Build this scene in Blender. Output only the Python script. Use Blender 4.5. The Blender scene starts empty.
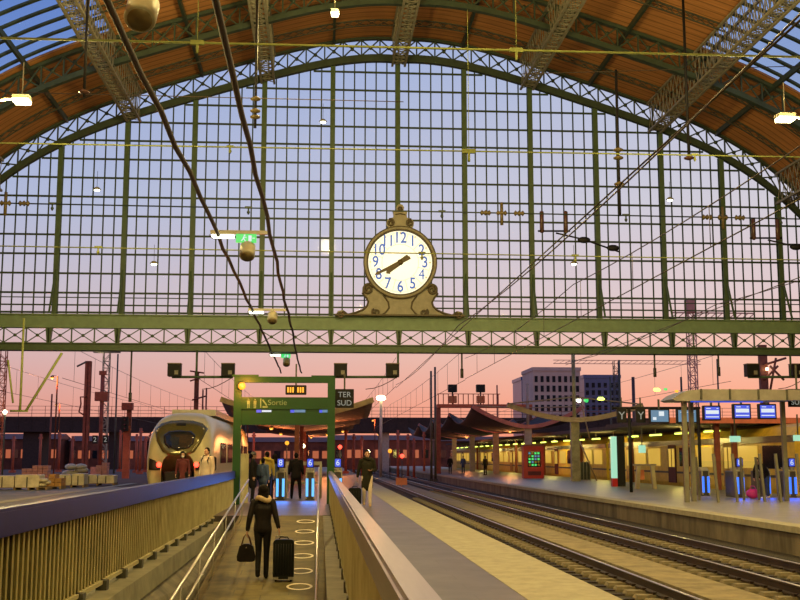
import bpy, math, random
import numpy as np
from mathutils import Vector, Matrix
random.seed(7)
SC = bpy.context.scene
COL = SC.collection
PI = math.pi
V = Vector
# ------------------------------------------------------------------ camera
FPX = 1117.0
CAMZ = 1.6
PITCH = math.atan(157/FPX)
YAW = math.atan(80/FPX*math.cos(PITCH))
_r = V((math.cos(YAW), -math.sin(YAW), 0))
_f = V((math.sin(YAW)*math.cos(PITCH), math.cos(YAW)*math.cos(PITCH), math.sin(PITCH)))
_u = _r.cross(_f)
def P(px, py, Y):
    """point where the sight line of a pixel meets the plane y = Y"""
    d = _r*((px-400)/FPX) - _u*((py-300)/FPX) + _f
    return V((0, 0, CAMZ)) + d*(Y/d.y)
def PZ(px, py, z=0.0):
    d = _r*((px-400)/FPX) - _u*((py-300)/FPX) + _f
    return V((0, 0, CAMZ)) + d*((z-CAMZ)/d.z)
cam = bpy.data.objects.new('camera', bpy.data.cameras.new('camera'))
COL.objects.link(cam)
cam.data.sensor_width = 36
cam.data.lens = 36*FPX/800
cam.data.clip_end = 2000
cam.location = (0, 0, CAMZ)
cam.rotation_euler = (PI/2+PITCH, 0, -YAW)
SC.camera = cam
SC.view_settings.view_transform = 'Standard'
SC.view_settings.look = 'None'
SC.view_settings.exposure = 0.0
SC.view_settings.gamma = 1.0
SC.view_settings.use_curve_mapping = False

# ------------------------------------------------------------------ materials
def mat(name, c, rough=.6, metal=0.0, var=.18, scale=3.0, bump=0.0, emit=None, es=0.0, stretch=None, spec=.5, var2=None):
    m = bpy.data.materials.new(name); m.use_nodes = True
    nt = m.node_tree; b = nt.nodes['Principled BSDF']
    b.inputs['Roughness'].default_value = rough
    b.inputs['Metallic'].default_value = metal
    b.inputs['Specular IOR Level'].default_value = spec
    if emit:
        b.inputs['Emission Color'].default_value = (*emit, 1)
        b.inputs['Emission Strength'].default_value = es
    if var > 0:
        tc = nt.nodes.new('ShaderNodeTexCoord'); mp = nt.nodes.new('ShaderNodeMapping')
        nt.links.new(tc.outputs['Object'], mp.inputs['Vector'])
        if stretch: mp.inputs['Scale'].default_value = stretch
        n = nt.nodes.new('ShaderNodeTexNoise'); n.inputs['Scale'].default_value = scale; n.inputs['Detail'].default_value = 5
        n.inputs['Roughness'].default_value = .65
        nt.links.new(mp.outputs['Vector'], n.inputs['Vector'])
        r = nt.nodes.new('ShaderNodeValToRGB')
        r.color_ramp.elements[0].position = .3; r.color_ramp.elements[1].position = .7
        lo = [x*(1-var*1.4) for x in c]; hi = [min(1, x*(1+var)) for x in c]
        if var2: hi = var2
        r.color_ramp.elements[0].color = (*lo, 1); r.color_ramp.elements[1].color = (*hi, 1)
        nt.links.new(n.outputs['Fac'], r.inputs['Fac']); nt.links.new(r.outputs['Color'], b.inputs['Base Color'])
        if bump > 0:
            bp = nt.nodes.new('ShaderNodeBump'); bp.inputs['Strength'].default_value = bump; bp.inputs['Distance'].default_value = .05
            nt.links.new(n.outputs['Fac'], bp.inputs['Height']); nt.links.new(bp.outputs['Normal'], b.inputs['Normal'])
    else:
        b.inputs['Base Color'].default_value = (*c, 1)
    return m
def emat(name, c, s, body=(.06, .06, .06)):
    return mat(name, body, .4, var=0, emit=c, es=s)
def glass_mat(name, tint=(.9, .95, .97), refl=.06):
    m = bpy.data.materials.new(name); m.use_nodes = True
    nt = m.node_tree; nt.nodes.remove(nt.nodes['Principled BSDF'])
    out = nt.nodes['Material Output']
    t = nt.nodes.new('ShaderNodeBsdfTransparent'); t.inputs['Color'].default_value = (*tint, 1)
    g = nt.nodes.new('ShaderNodeBsdfGlossy'); g.inputs['Roughness'].default_value = .05
    n = nt.nodes.new('ShaderNodeTexNoise'); n.inputs['Scale'].default_value = .7
    mr = nt.nodes.new('ShaderNodeMapRange'); mr.inputs['To Min'].default_value = refl*.6; mr.inputs['To Max'].default_value = refl*1.4
    x = nt.nodes.new('ShaderNodeMixShader')
    nt.links.new(n.outputs['Fac'], mr.inputs['Value']); nt.links.new(mr.outputs['Result'], x.inputs['Fac'])
    nt.links.new(t.outputs[0], x.inputs[1]); nt.links.new(g.outputs[0], x.inputs[2]); nt.links.new(x.outputs[0], out.inputs['Surface'])
    return m
def plank_mat(name, c):
    m = mat(name, c, .75, var=.22, scale=1.2, stretch=(.25, 6, 1))
    nt = m.node_tree; b = nt.nodes['Principled BSDF']
    src = b.inputs['Base Color'].links[0].from_socket
    tc = nt.nodes.new('ShaderNodeTexCoord')
    w = nt.nodes.new('ShaderNodeTexWave'); w.wave_type = 'BANDS'; w.bands_direction = 'Y'; w.inputs['Scale'].default_value = .55
    nt.links.new(tc.outputs['Object'], w.inputs['Vector'])
    r = nt.nodes.new('ShaderNodeValToRGB'); r.color_ramp.elements[0].position = .0; r.color_ramp.elements[1].position = .12
    r.color_ramp.elements[0].color = (.45, .45, .45, 1); r.color_ramp.elements[1].color = (1, 1, 1, 1)
    nt.links.new(w.outputs['Fac'], r.inputs['Fac'])
    mx = nt.nodes.new('ShaderNodeMix'); mx.data_type = 'RGBA'; mx.blend_type = 'MULTIPLY'; mx.inputs['Factor'].default_value = 1
    nt.links.new(src, mx.inputs['A']); nt.links.new(r.outputs['Color'], mx.inputs['B']); nt.links.new(mx.outputs['Result'], b.inputs['Base Color'])
    return m
def tile_mat(name, c, mortar, sx, sy, rough=.5, msize=.012, var=.2):
    m = mat(name, c, rough, var=var, scale=1.3)
    nt = m.node_tree; b = nt.nodes['Principled BSDF']
    src = b.inputs['Base Color'].links[0].from_socket
    tc = nt.nodes.new('ShaderNodeTexCoord')
    k = nt.nodes.new('ShaderNodeTexBrick'); k.offset = .5
    k.inputs['Scale'].default_value = 1; k.inputs['Brick Width'].default_value = sx; k.inputs['Row Height'].default_value = sy
    k.inputs['Mortar Size'].default_value = msize; k.inputs['Mortar Smooth'].default_value = .3
    nt.links.new(tc.outputs['Object'], k.inputs['Vector'])
    nt.links.new(src, k.inputs['Color1']); nt.links.new(src, k.inputs['Color2']); k.inputs['Mortar'].default_value = (*mortar, 1)
    nt.links.new(k.outputs['Color'], b.inputs['Base Color'])
    return m
M = {}
M['green'] = mat('green paint', (.06, .105, .05), .5, var=.15)
M['greenlight'] = mat('pale green paint', (.16, .25, .14), .5, var=.12)
M['greendark'] = mat('dark green iron', (.03, .05, .035), .55, var=.2)
M['mullion'] = mat('glazing bar paint', (.025, .05, .038), .55, var=.15)
M['iron'] = mat('old iron paint', (.06, .06, .045), .6, var=.25)
M['ironlight'] = mat('grey lattice paint', (.23, .22, .17), .6, var=.25)
M['wood'] = plank_mat('roof boarding', (.46, .205, .07))
M['glass'] = glass_mat('window glass', (.95, .97, .98), .006)
M['skyglass'] = glass_mat('skylight glass', (.72, .82, .95), .03)
M['portal'] = mat('bright green portal paint', (.005, .055, .009), .45, var=.1)
M['portalboard'] = mat('green sign board', (.004, .05, .008), .45, var=.1)
M['concrete'] = mat('weathered concrete', (.13, .12, .085), .8, var=.35, scale=1.5, bump=.15)
M['concretedark'] = mat('stained concrete', (.13, .11, .07), .85, var=.5, scale=1.1, bump=.2, stretch=(1, 1, .35))
M['kerb'] = mat('kerb concrete', (.19, .185, .125), .75, var=.25, scale=2)
M['edge'] = mat('platform edge paving', (.29, .275, .19), .7, var=.18, scale=4)
M['asphalt'] = tile_mat('platform paving', (.078, .066, .068), (.045, .038, .038), 1.1, .55, .42, .008, .35)
M['rampfloor'] = tile_mat('ramp paving', (.115, .095, .028), (.06, .05, .02), 1.0, .5, .7, .012, .5)
M['platr'] = tile_mat('far platform paving', (.22, .21, .18), (.15, .14, .12), 1.2, .6, .42, .01, .2)
M['groundl'] = mat('left yard paving', (.13, .13, .095), .6, var=.3, scale=.6)
M['ballast'] = mat('ballast', (.022, .018, .012), .95, var=.6, scale=9, bump=1.0)
M['ballastfar'] = mat('far ground', (.045, .026, .02), .95, var=.5, scale=.5)
M['strip'] = mat('sandy walkway', (.21, .18, .105), .9, var=.3, scale=2.5, bump=.2)
M['rail'] = mat('rusty rail', (.05, .035, .03), .45, .5, var=.3, scale=2)
M['railtop'] = mat('polished rail head', (.42, .38, .38), .3, .9, var=.1)
M['sleeper'] = mat('sleeper concrete', (.16, .14, .09), .9, var=.35, scale=5, bump=.1)
M['slat'] = mat('galvanised slat', (.40, .37, .21), .5, .2, var=.2, scale=1.5)
M['cap'] = mat('rail cap painted with blue reflection', (.010, .010, .12), .38, .0, var=.12, spec=.2)  # indigo stands in for blue light reflected by the cap
M['capmetal'] = mat('brushed rail cap', (.30, .25, .27), .28, .75, var=.12, stretch=(6, .3, 6))
M['steel'] = mat('stainless steel', (.55, .54, .56), .28, .9, var=.08)
M['steelsoft'] = mat('brushed aluminium', (.32, .31, .27), .4, .5, var=.12)
M['black'] = mat('black plastic', (.010, .010, .011), .6, var=.2, spec=.25)
M['blackmatt'] = mat('black rubber', (.01, .01, .01), .8, var=.2, spec=.12)
M['cable'] = mat('cable sheath', (.035, .022, .015), .7, var=.3)
M['wire'] = mat('copper wire', (.05, .04, .035), .5, .3, var=.2)
M['wireyellow'] = mat('lime stained span wire', (.17, .19, .06), .8, 0, var=.2, spec=.1)
M['rod'] = mat('rod with green light in colour', (.42, .50, .14), .5, var=.15)  # lime base colour carries the green light on the frame
M['insul'] = mat('ochre insulator', (.12, .09, .035), .5, var=.15)
M['brown'] = mat('brown glaze', (.08, .035, .025), .4, var=.2)
M['cream'] = mat('clock case cream', (.29, .27, .19), .5, var=.14)
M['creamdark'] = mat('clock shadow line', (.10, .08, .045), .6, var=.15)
M['dial'] = mat('lit dial', (.85, .85, .75), .4, var=0, emit=(1, .96, .74), es=.95)
M['dialring'] = mat('dial ring line', (.45, .36, .12), .5, var=0, emit=(.9, .75, .3), es=.3)
M['numeral'] = mat('blue numeral', (.04, .12, .5), .5, var=0, emit=(.08, .22, .85), es=.4)
M['hand'] = mat('bronze hand', (.10, .07, .025), .5, var=.1)
M['red'] = mat('red paint', (.42, .012, .014), .35, var=.12)
M['redrust'] = mat('red brown mast paint', (.20, .05, .03), .7, var=.25)
M['redlattice'] = mat('orange red lattice paint', (.42, .09, .04), .7, var=.2)
M['redlight'] = mat('fascia painted with pink light', (.55, .16, .11), .6, var=.15)  # base colour carries the pink light on fascia and canopy beams
M['white'] = mat('white gloss', (.70, .70, .66), .3, var=.05)
M['trainbody'] = mat('silver grey train paint', (.50, .46, .27), .3, .15, var=.05)
M['traingold'] = mat('olive windscreen surround', (.11, .10, .04), .2, .4, var=.1)
M['darkglass'] = mat('dark glass', (.012, .015, .02), .06, var=.05, spec=.8)
M['yellowcar'] = mat('yellow cream carriage', (.62, .42, .035), .45, var=.15)
M['screenblue'] = emat('blue screen', (.015, .09, .95), .8)
M['screencyan'] = emat('pale cyan screen', (.10, .30, .52), .65)
M['screenwhite'] = emat('white screen text', (.80, .92, 1), .85)
M['lampyellow'] = emat('warm lamp', (1, .85, .42), 14)
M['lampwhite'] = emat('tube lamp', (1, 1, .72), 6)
M['lamporange'] = emat('sodium lamp', (1, .22, .01), 2.6)
M['lampgreen'] = emat('green exit sign', (.05, .75, .16), 1.0)
M['lampred'] = emat('red tail lamp', (1, .04, .02), 6)
M['lamplime'] = emat('lime tube', (.75, 1, .12), 3.5)
M['striplight'] = emat('cyan blue strip', (.10, .45, 1), 1.5)
M['stripblue'] = emat('deep blue strip', (.02, .17, 1), 1.5)
M['amber'] = emat('amber LED', (1, .36, .02), 1.6)
M['winyellow'] = emat('lit carriage window', (1, .60, .06), .55)
M['winpink'] = emat('lit far window', (1, .24, .08), .42)
M['panelmint'] = emat('mint lit panel', (.45, .95, .68), .75)
M['signwhite'] = emat('sign lettering', (.62, .65, .58), .35)
M['signgreen'] = mat('pale green lettering', (.16, .26, .14), .5, var=0)
M['bridge'] = mat('dark bridge iron', (.035, .016, .014), .8, var=.3)
M['pink'] = mat('brick with warm light in colour', (.22, .06, .03), .8, var=.45, scale=.4)  # sunset and lamp warmth put into the brick colour
M['farwall'] = mat('far facade with warm light in colour', (.19, .045, .02), .8, var=.5, scale=.25)  # redness of the far walls carries sunset and lamp light
M['stone'] = mat('office facade stone', (.60, .42, .33), .8, var=.1, scale=.1)
M['bluewall'] = mat('blue office glass', (.06, .10, .22), .3, var=.15, scale=.1)
M['skin'] = mat('skin', (.45, .26, .18), .55, var=.06)
M['hairdark'] = mat('dark hair', (.006, .004, .003), .7, var=.2, scale=20, spec=.12)
M['greyhat'] = mat('grey knit', (.12, .12, .12), .9, var=.2, scale=20)
M['leather'] = mat('black leather', (.014, .012, .012), .38, var=.2, scale=6, spec=.12)
M['trouser'] = mat('black trouser cloth', (.012, .011, .012), .8, var=.2, spec=.12)
M['jeans'] = mat('blue denim', (.04, .06, .13), .85, var=.2, spec=.12)
M['beige'] = mat('beige knit', (.42, .32, .19), .9, var=.2, scale=12)
M['yellowcloth'] = mat('yellow cloth', (.48, .36, .05), .85, var=.2)
M['bluecloth'] = mat('blue grey jacket', (.06, .09, .17), .8, var=.2, spec=.12)
M['greencoat'] = mat('olive dark coat', (.022, .022, .014), .8, var=.25, spec=.12)
M['palecloth'] = mat('pale jacket cloth', (.55, .47, .38), .85, var=.12)
M['winecloth'] = mat('wine red coat', (.10, .015, .02), .85, var=.2)
M['postgrey'] = mat('grey green post', (.17, .17, .12), .5, .2, var=.15)
M['gatedark'] = mat('dark gate cladding', (.06, .055, .045), .4, .3, var=.15)
M['pinkbag'] = mat('pink fabric', (.6, .03, .33), .7, var=.15)
M['suit'] = mat('black suitcase shell', (.012, .014, .013), .4, var=.15, spec=.12)
M['plastic_wrap'] = mat('cream wrapped goods', (.55, .50, .36), .5, var=.25, scale=2)
M['orange_goods'] = mat('ochre bricks', (.42, .22, .06), .8, var=.25, scale=4)
M['pink_goods'] = mat('salmon bricks', (.55, .24, .17), .8, var=.2, scale=4)
M['pallet'] = mat('pallet wood', (.22, .15, .08), .85, var=.25)
M['hoarding'] = mat('grey green mesh hoarding', (.10, .11, .075), .8, var=.25, scale=4)
M['tan'] = mat('tan painted column', (.34, .30, .17), .7, var=.3, scale=2)
M['columnpink'] = mat('pale canopy column', (.40, .29, .24), .7, var=.15)
M['soffit'] = mat('canopy soffit with orange light in colour', (.22, .12, .08), .8, var=.25)  # lighter copy of the canopy underside, orange lamp light in its colour
M['hazejib'] = mat('crane paint with haze in colour', (.55, .26, .2), .8, var=.1)  # pale pink puts distant haze into the crane colour
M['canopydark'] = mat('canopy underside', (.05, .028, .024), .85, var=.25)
M['canopybeam'] = mat('canopy edge beam', (.42, .30, .17), .6, var=.15)
M['ring'] = mat('white floor paint', (.88, .82, .66), .6, var=.1)
M['orangeboard'] = mat('orange board', (.6, .2, .08), .6, var=.1)

# ------------------------------------------------------------------ mesh builder
class MB:
    def __init__(s): s.v = []; s.f = []; s.mi = []; s.sm = []
    def add(s, vs, fs, mi=0, smooth=False):
        o = len(s.v); s.v += [tuple(x) for x in vs]
        for f in fs: s.f.append([i+o for i in f]); s.mi.append(mi); s.sm.append(smooth)
        return s
    def box(s, x0, x1, y0, y1, z0, z1, mi=0):
        vs = [(x0,y0,z0),(x1,y0,z0),(x1,y1,z0),(x0,y1,z0),(x0,y0,z1),(x1,y0,z1),(x1,y1,z1),(x0,y1,z1)]
        return s.add(vs, [(0,3,2,1),(4,5,6,7),(0,1,5,4),(1,2,6,5),(2,3,7,6),(3,0,4,7)], mi)
    def cbox(s, c, sx, sy, sz, mi=0):
        return s.box(c[0]-sx/2, c[0]+sx/2, c[1]-sy/2, c[1]+sy/2, c[2]-sz/2, c[2]+sz/2, mi)
    def rbox(s, c, sx, sy, sz, r=.03, n=4, mi=0):
        """box with rounded vertical-plane (xz) corners"""
        pts = []
        for cx, cz, a0 in ((1,1,0),(-1,1,90),(-1,-1,180),(1,-1,270)):
            for i in range(n+1):
                a = math.radians(a0+90*i/n)
                pts.append((c[0]+cx*(sx/2-r)+r*math.cos(a), c[1]-sy/2, c[2]+cz*(sz/2-r)+r*math.sin(a)))
        return s.prism(pts, (0, sy, 0), mi)
    def bar(s, p, q, w, h=None, mi=0, up=(0,0,1)):
        p = V(p); q = V(q); h = h or w; d = (q-p)
        if d.length < 1e-6: return s
        d.normalize(); up = V(up)
        if abs(d.dot(up)) > .98: up = V((0,1,0)) if abs(d.y) < .9 else V((1,0,0))
        a = d.cross(up).normalized(); b = a.cross(d).normalized()
        vs = []
        for c in (p, q):
            for sa, sb in ((-1,-1),(1,-1),(1,1),(-1,1)): vs.append(c+a*(sa*w/2)+b*(sb*h/2))
        return s.add(vs, [(0,1,2,3),(7,6,5,4),(0,4,5,1),(1,5,6,2),(2,6,7,3),(3,7,4,0)], mi)
    def tube(s, pts, r, n=8, mi=0, caps=True, smooth=True, up=None):
        pts = [V(p) for p in pts]; k = len(pts); rs = r if isinstance(r, (list, tuple)) else [r]*k
        vs = []; pa = None
        for i, p in enumerate(pts):
            d = (pts[min(i+1,k-1)]-pts[max(i-1,0)]).normalized()
            if pa is None:
                u = V((0,0,1)) if abs(d.z) < .9 else V((0,1,0)); a = d.cross(u).normalized()
            else:
                a = (pa-d*pa.dot(d)); a = a.normalized() if a.length > 1e-6 else d.orthogonal().normalized()
            pa = a; b = a.cross(d)
            for j in range(n):
                t = 2*PI*j/n; vs.append(p+a*(rs[i]*math.cos(t))+b*(rs[i]*math.sin(t)))
        fs = [(i*n+j, i*n+(j+1)%n, (i+1)*n+(j+1)%n, (i+1)*n+j) for i in range(k-1) for j in range(n)]
        s.add(vs, fs, mi, smooth)
        if caps:
            o = len(s.v)-k*n
            s.f.append([o+j for j in range(n)][::-1]); s.mi.append(mi); s.sm.append(False)
            s.f.append([o+(k-1)*n+j for j in range(n)]); s.mi.append(mi); s.sm.append(False)
        return s
    def lathe(s, prof, o=(0,0,0), axis='z', n=24, mi=0, smooth=True, ring=False):
        vs = []
        for r, z in prof:
            for j in range(n):
                t = 2*PI*j/n; a, b = r*math.cos(t), r*math.sin(t)
                if axis == 'z': p = (a, b, z)
                elif axis == 'y': p = (a, z, b)
                else: p = (z, a, b)
                vs.append((o[0]+p[0], o[1]+p[1], o[2]+p[2]))
        k = len(prof)
        fs = [(i*n+j, i*n+(j+1)%n, (i+1)*n+(j+1)%n, (i+1)*n+j) for i in range(k-1) for j in range(n)]
        if ring: fs += [((k-1)*n+j, (k-1)*n+(j+1)%n, (j+1)%n, j) for j in range(n)]
        else:
            if prof[0][0] > 1e-6: fs.append(tuple(range(n))[::-1])
            if prof[-1][0] > 1e-6: fs.append(tuple((k-1)*n+j for j in range(n)))
        return s.add(vs, fs, mi, smooth)
    def prism(s, poly, ext, mi=0):
        n = len(poly); e = V(ext); a = [V(p) for p in poly]
        vs = a+[p+e for p in a]
        fs = [tuple(range(n)), tuple(range(2*n-1, n-1, -1))]+[(i, i+n, (i+1)%n+n, (i+1)%n) for i in range(n)]
        return s.add(vs, fs, mi)
    def ball(s, c, r, nu=14, nv=9, mi=0):
        rx, ry, rz = (r, r, r) if not isinstance(r, (tuple, list)) else r
        vs = [(c[0], c[1], c[2]-rz)]
        for i in range(1, nv):
            ph = -PI/2+PI*i/nv
            for j in range(nu):
                t = 2*PI*j/nu
                vs.append((c[0]+rx*math.cos(ph)*math.cos(t), c[1]+ry*math.cos(ph)*math.sin(t), c[2]+rz*math.sin(ph)))
        vs.append((c[0], c[1], c[2]+rz)); L = len(vs)-1
        fs = [(0, 1+(j+1)%nu, 1+j) for j in range(nu)]
        for i in range(nv-2):
            for j in range(nu):
                a = 1+i*nu; fs.append((a+j, a+(j+1)%nu, a+nu+(j+1)%nu, a+nu+j))
        a = 1+(nv-2)*nu
        fs += [(a+j, a+(j+1)%nu, L) for j in range(nu)]
        return s.add(vs, fs, mi, True)
    def cone(s, p, q, r0, r1, lat=None, n=12):
        """closed tapered capsule between joints; radii may be (lateral, depth)"""
        p = V(p); q = V(q); d = (q-p).normalized()
        lat = V(lat) if lat is not None else V((1,0,0))
        a = lat-d*lat.dot(d); a = a.normalized() if a.length > 1e-3 else d.orthogonal().normalized()
        b = d.cross(a)
        g = lambda r: r if isinstance(r, (tuple, list)) else (r, r)
        r0 = g(r0); r1 = g(r1); rings = []
        for t in (-80, -55, -25): rings.append((p+d*(min(r0)*math.sin(math.radians(t))), r0, math.cos(math.radians(t))))
        rings.append((p, r0, 1)); rings.append((q, r1, 1))
        for t in (25, 55, 80): rings.append((q+d*(min(r1)*math.sin(math.radians(t))), r1, math.cos(math.radians(t))))
        vs = []
        for c, r, k in rings:
            for j in range(n):
                t = 2*PI*j/n; vs.append(c+a*(r[0]*k*math.cos(t))+b*(r[1]*k*math.sin(t)))
        fs = [(i*n+j, i*n+(j+1)%n, (i+1)*n+(j+1)%n, (i+1)*n+j) for i in range(len(rings)-1) for j in range(n)]
        fs += [tuple(range(n))[::-1], tuple((len(rings)-1)*n+j for j in range(n))]
        return s.add(vs, fs, 0, True)
    def mesh(s, name, mats):
        me = bpy.data.meshes.new(name)
        me.from_pydata(s.v, [], s.f)
        for m in (mats if isinstance(mats, (list, tuple)) else [mats]): me.materials.append(M[m] if isinstance(m, str) else m)
        me.polygons.foreach_set('material_index', s.mi)
        me.polygons.foreach_set('use_smooth', s.sm)
        me.update()
        return me
    def build(s, name, mats, parent=None, local=False):
        off = V((0,0,0))
        if parent is not None:
            if not local:
                o = parent
                while o is not None: off += o.location; o = o.parent
        else:
            xs = [v[0] for v in s.v]; ys = [v[1] for v in s.v]; zs = [v[2] for v in s.v]
            off = V(((min(xs)+max(xs))/2, (min(ys)+max(ys))/2, min(zs)))
        if off.length > 0: s.v = [(v[0]-off.x, v[1]-off.y, v[2]-off.z) for v in s.v]
        o = bpy.data.objects.new(name, s.mesh(name, mats)); COL.objects.link(o)
        if parent is not None: o.parent = parent
        else: o.location = off
        return o
    def remeshed(s, name, m, parent, voxel, local=True):
        o = s.build(name, m, parent, local)
        md = o.modifiers.new('r', 'REMESH'); md.mode = 'VOXEL'; md.voxel_size = voxel; md.use_smooth_shade = True
        sm = o.modifiers.new('s', 'SMOOTH'); sm.factor = .5; sm.iterations = 2
        dg = bpy.context.evaluated_depsgraph_get()
        me = bpy.data.meshes.new_from_object(o.evaluated_get(dg)); me.name = name
        o.modifiers.clear(); o.data = me
        if not me.materials: me.materials.append(M[m])
        return o
def tag(o, label, cat, group=None, kind=None):
    o['label'] = label; o['category'] = cat
    if group: o['group'] = group
    if kind: o['kind'] = kind
    return o
def thing(name, label, cat, loc, group=None, rotz=0):
    o = bpy.data.objects.new(name, None); COL.objects.link(o)
    o.location = loc; o.rotation_euler = (0, 0, rotz); o.empty_display_size = .2
    return tag(o, label, cat, group)
def struct(mb, name, m, parent=None):
    o = mb.build(name, m, parent)
    if parent is None: o['kind'] = 'structure'
    return o
def copy_tree(o, parent=None, loc=None, rotz=None, label=None, group=None):
    c = o.copy(); COL.objects.link(c); c.parent = parent
    if loc is not None: c.location = loc
    if rotz is not None: c.rotation_euler = (0, 0, rotz)
    if label: c['label'] = label
    if group: c['group'] = group
    for ch in list(o.children): copy_tree(ch, c)
    return c
def text_data(t, size, ext=.01, align='CENTER', bold=0.0):
    cu = bpy.data.curves.new('t', 'FONT'); cu.body = t; cu.size = size; cu.extrude = ext; cu.offset = bold
    cu.align_x = align; cu.align_y = 'CENTER'
    o = bpy.data.objects.new('t', cu); COL.objects.link(o)
    dg = bpy.context.evaluated_depsgraph_get()
    me = bpy.data.meshes.new_from_object(o.evaluated_get(dg))
    vs = [tuple(v.co) for v in me.vertices]; fs = [tuple(p.vertices) for p in me.polygons]
    bpy.data.objects.remove(o); bpy.data.curves.remove(cu); bpy.data.meshes.remove(me)
    return vs, fs
def add_text(mb, t, c, size, ext=.01, mi=0, sx=1.0, facing='-y', align='CENTER', bold=0.0):
    vs, fs = text_data(t, size, ext, align, bold)
    if facing == '-y': vs = [(c[0]+v[0]*sx, c[1]-v[2], c[2]+v[1]) for v in vs]
    else: vs = [(c[0]-v[2], c[1]-v[0]*sx, c[2]+v[1]) for v in vs]      # faces -x
    return mb.add(vs, fs, mi)
def light(name, kind, loc, color, power, size=.3, rot=None, parent=None, spread=None):
    l = bpy.data.lights.new(name, kind); l.color = color; l.energy = power
    if kind == 'AREA':
        l.size = size
        if spread: l.spread = spread
    else: l.shadow_soft_size = size
    o = bpy.data.objects.new(name, l); COL.objects.link(o)
    if parent is not None: o.parent = parent; o.location = V(loc)-parent.location
    else: o.location = loc
    if rot: o.rotation_euler = rot
    return o

# ------------------------------------------------------------------ sky
w = bpy.data.worlds.new('world'); SC.world = w; w.use_nodes = True
nt = w.node_tree; bg = nt.nodes['Background']
tc = nt.nodes.new('ShaderNodeTexCoord'); sp = nt.nodes.new('ShaderNodeSeparateXYZ')
nt.links.new(tc.outputs['Generated'], sp.inputs[0])
def lin(r, g, b):
    f = lambda c: (c/255/12.92 if c/255 <= .04045 else ((c/255+.055)/1.055)**2.4)
    return (f(r), f(g), f(b), 1)
def ramp(stops):
    r = nt.nodes.new('ShaderNodeValToRGB'); e = r.color_ramp.elements
    while len(e) < len(stops): e.new(.5)
    for i, (p, c) in enumerate(stops): e[i].position = p; e[i].color = c
    nt.links.new(sp.outputs['Z'], r.inputs['Fac']); return r
rl = ramp([(0, lin(226,138,112)), (.045, lin(222,160,148)), (.085, lin(212,176,176)), (.14, lin(202,190,202)), (.22, lin(178,187,218)), (.34, lin(146,168,218)), (.46, lin(92,132,208)), (1, lin(50,80,160))])
rr = ramp([(0, lin(255,146,108)), (.045, lin(255,170,138)), (.085, lin(248,190,166)), (.14, lin(232,206,206)), (.22, lin(216,209,219)), (.34, lin(188,195,222)), (.46, lin(140,165,214)), (1, lin(60,90,165))])
mr = nt.nodes.new('ShaderNodeMapRange'); mr.inputs['From Min'].default_value = -.32; mr.inputs['From Max'].default_value = .35
nt.links.new(sp.outputs['X'], mr.inputs['Value'])
mx = nt.nodes.new('ShaderNodeMix'); mx.data_type = 'RGBA'
nt.links.new(mr.outputs['Result'], mx.inputs['Factor']); nt.links.new(rl.outputs['Color'], mx.inputs['A']); nt.links.new(rr.outputs['Color'], mx.inputs['B'])
nt.links.new(mx.outputs['Result'], bg.inputs['Color']); bg.inputs['Strength'].default_value = 1.0

# ------------------------------------------------------------------ ground, platforms, tracks
YW = 62.0                                                            # plane of the glazed end screen
g = MB().box(-400, -3.12, -70, 38, -1.3, -.72); g.box(.42, 400, -70, 38, -1.3, -.72); g.box(-400, 400, 38, 900, -1.3, -.72); g.box(-3.12, .42, -70, -.2, -1.3, -.72); struct(g, 'floor', 'ballastfar')
g = MB().box(3.41, 11.0, -8, 300, -.72, -.66); struct(g, 'floor_ballast', 'ballast')
g = MB().box(-60, -3.12, -8, 62, -.72, 0); struct(g, 'floor_yard', 'groundl')
g = MB().box(-60, -9.2, 62, 150, -.72, -.02); struct(g, 'floor_sidings', 'ballastfar')
g = MB().box(-11.6, -11.1, 4, 70, 0, .012); struct(g, 'trim_yard_stripe', 'edge')
g = MB().box(.42, 2.36, -8, 180, -.72, 0); g.box(-3.12, .42, 31.5, 180, -.72, 0); struct(g, 'floor_platform', 'asphalt')
g = MB().box(2.36, 3.35, -8, 180, -.72, .004); g.box(3.35, 3.43, -8, 180, -.16, .004); struct(g, 'trim_platform_edge', 'edge')
g = MB().box(3.36, 3.40, -8, 180, -.72, -.16); struct(g, 'wall_platform_face', 'concretedark')
g = MB().box(11.5, 20.0, 8, 200, -.72, 0); struct(g, 'floor_far_platform', 'platr')
g = MB().box(10.95, 11.5, 8, 200, -.14, .006); struct(g, 'trim_far_platform_edge', 'edge')
g = MB().box(11.02, 11.5, 8, 200, -.72, -.14); struct(g, 'wall_far_platform_face', 'concretedark')
g = MB().box(6.0, 6.95, 6, 120, -.66, -.56); struct(g, 'trim_track_walkway', 'strip')
# ramp : falls towards the camera from Y = 31.5
RS = .08
zr = lambda y: -RS*(31.5-y)
g = MB(); g.add([(-2.2, 31.5, 0), (.12, 31.5, 0), (.12, 0, zr(0)), (-2.2, 0, zr(0))], [(0,3,2,1)])
g.add([(-2.2, 31.5, -.3), (.12, 31.5, -.3), (.12, 0, zr(0)-.3), (-2.2, 0, zr(0)-.3)], [(0,1,2,3)])
struct(g, 'floor_ramp', 'rampfloor')
g = MB()
ys = [0, 8, 16, 24, 31.5, 37.5]
ring = [[(-3.12, y, -4.0), (-3.12, y, -.16), (-2.62, y, -.16), (-2.60, y, -.46), (-2.66, y, -.50), (-2.20, y, min(zr(y), -.01)-.25), (-2.2, y, -4)] for y in ys]
for i in range(len(ys)-1):
    for j in range(6):
        g.add([ring[i][j], ring[i][j+1], ring[i+1][j+1], ring[i+1][j]], [(0,1,2,3)], 0 if j < 3 else 1)
struct(g, 'wall_left', ['kerb', 'concrete'])
g = MB().box(.13, .42, 0, 31.5, -4, -.14, 1); g.box(.10, .42, 0, 38, -.14, -.01, 0); struct(g, 'wall_right', ['kerb', 'concretedark'])
g = MB()
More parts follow.
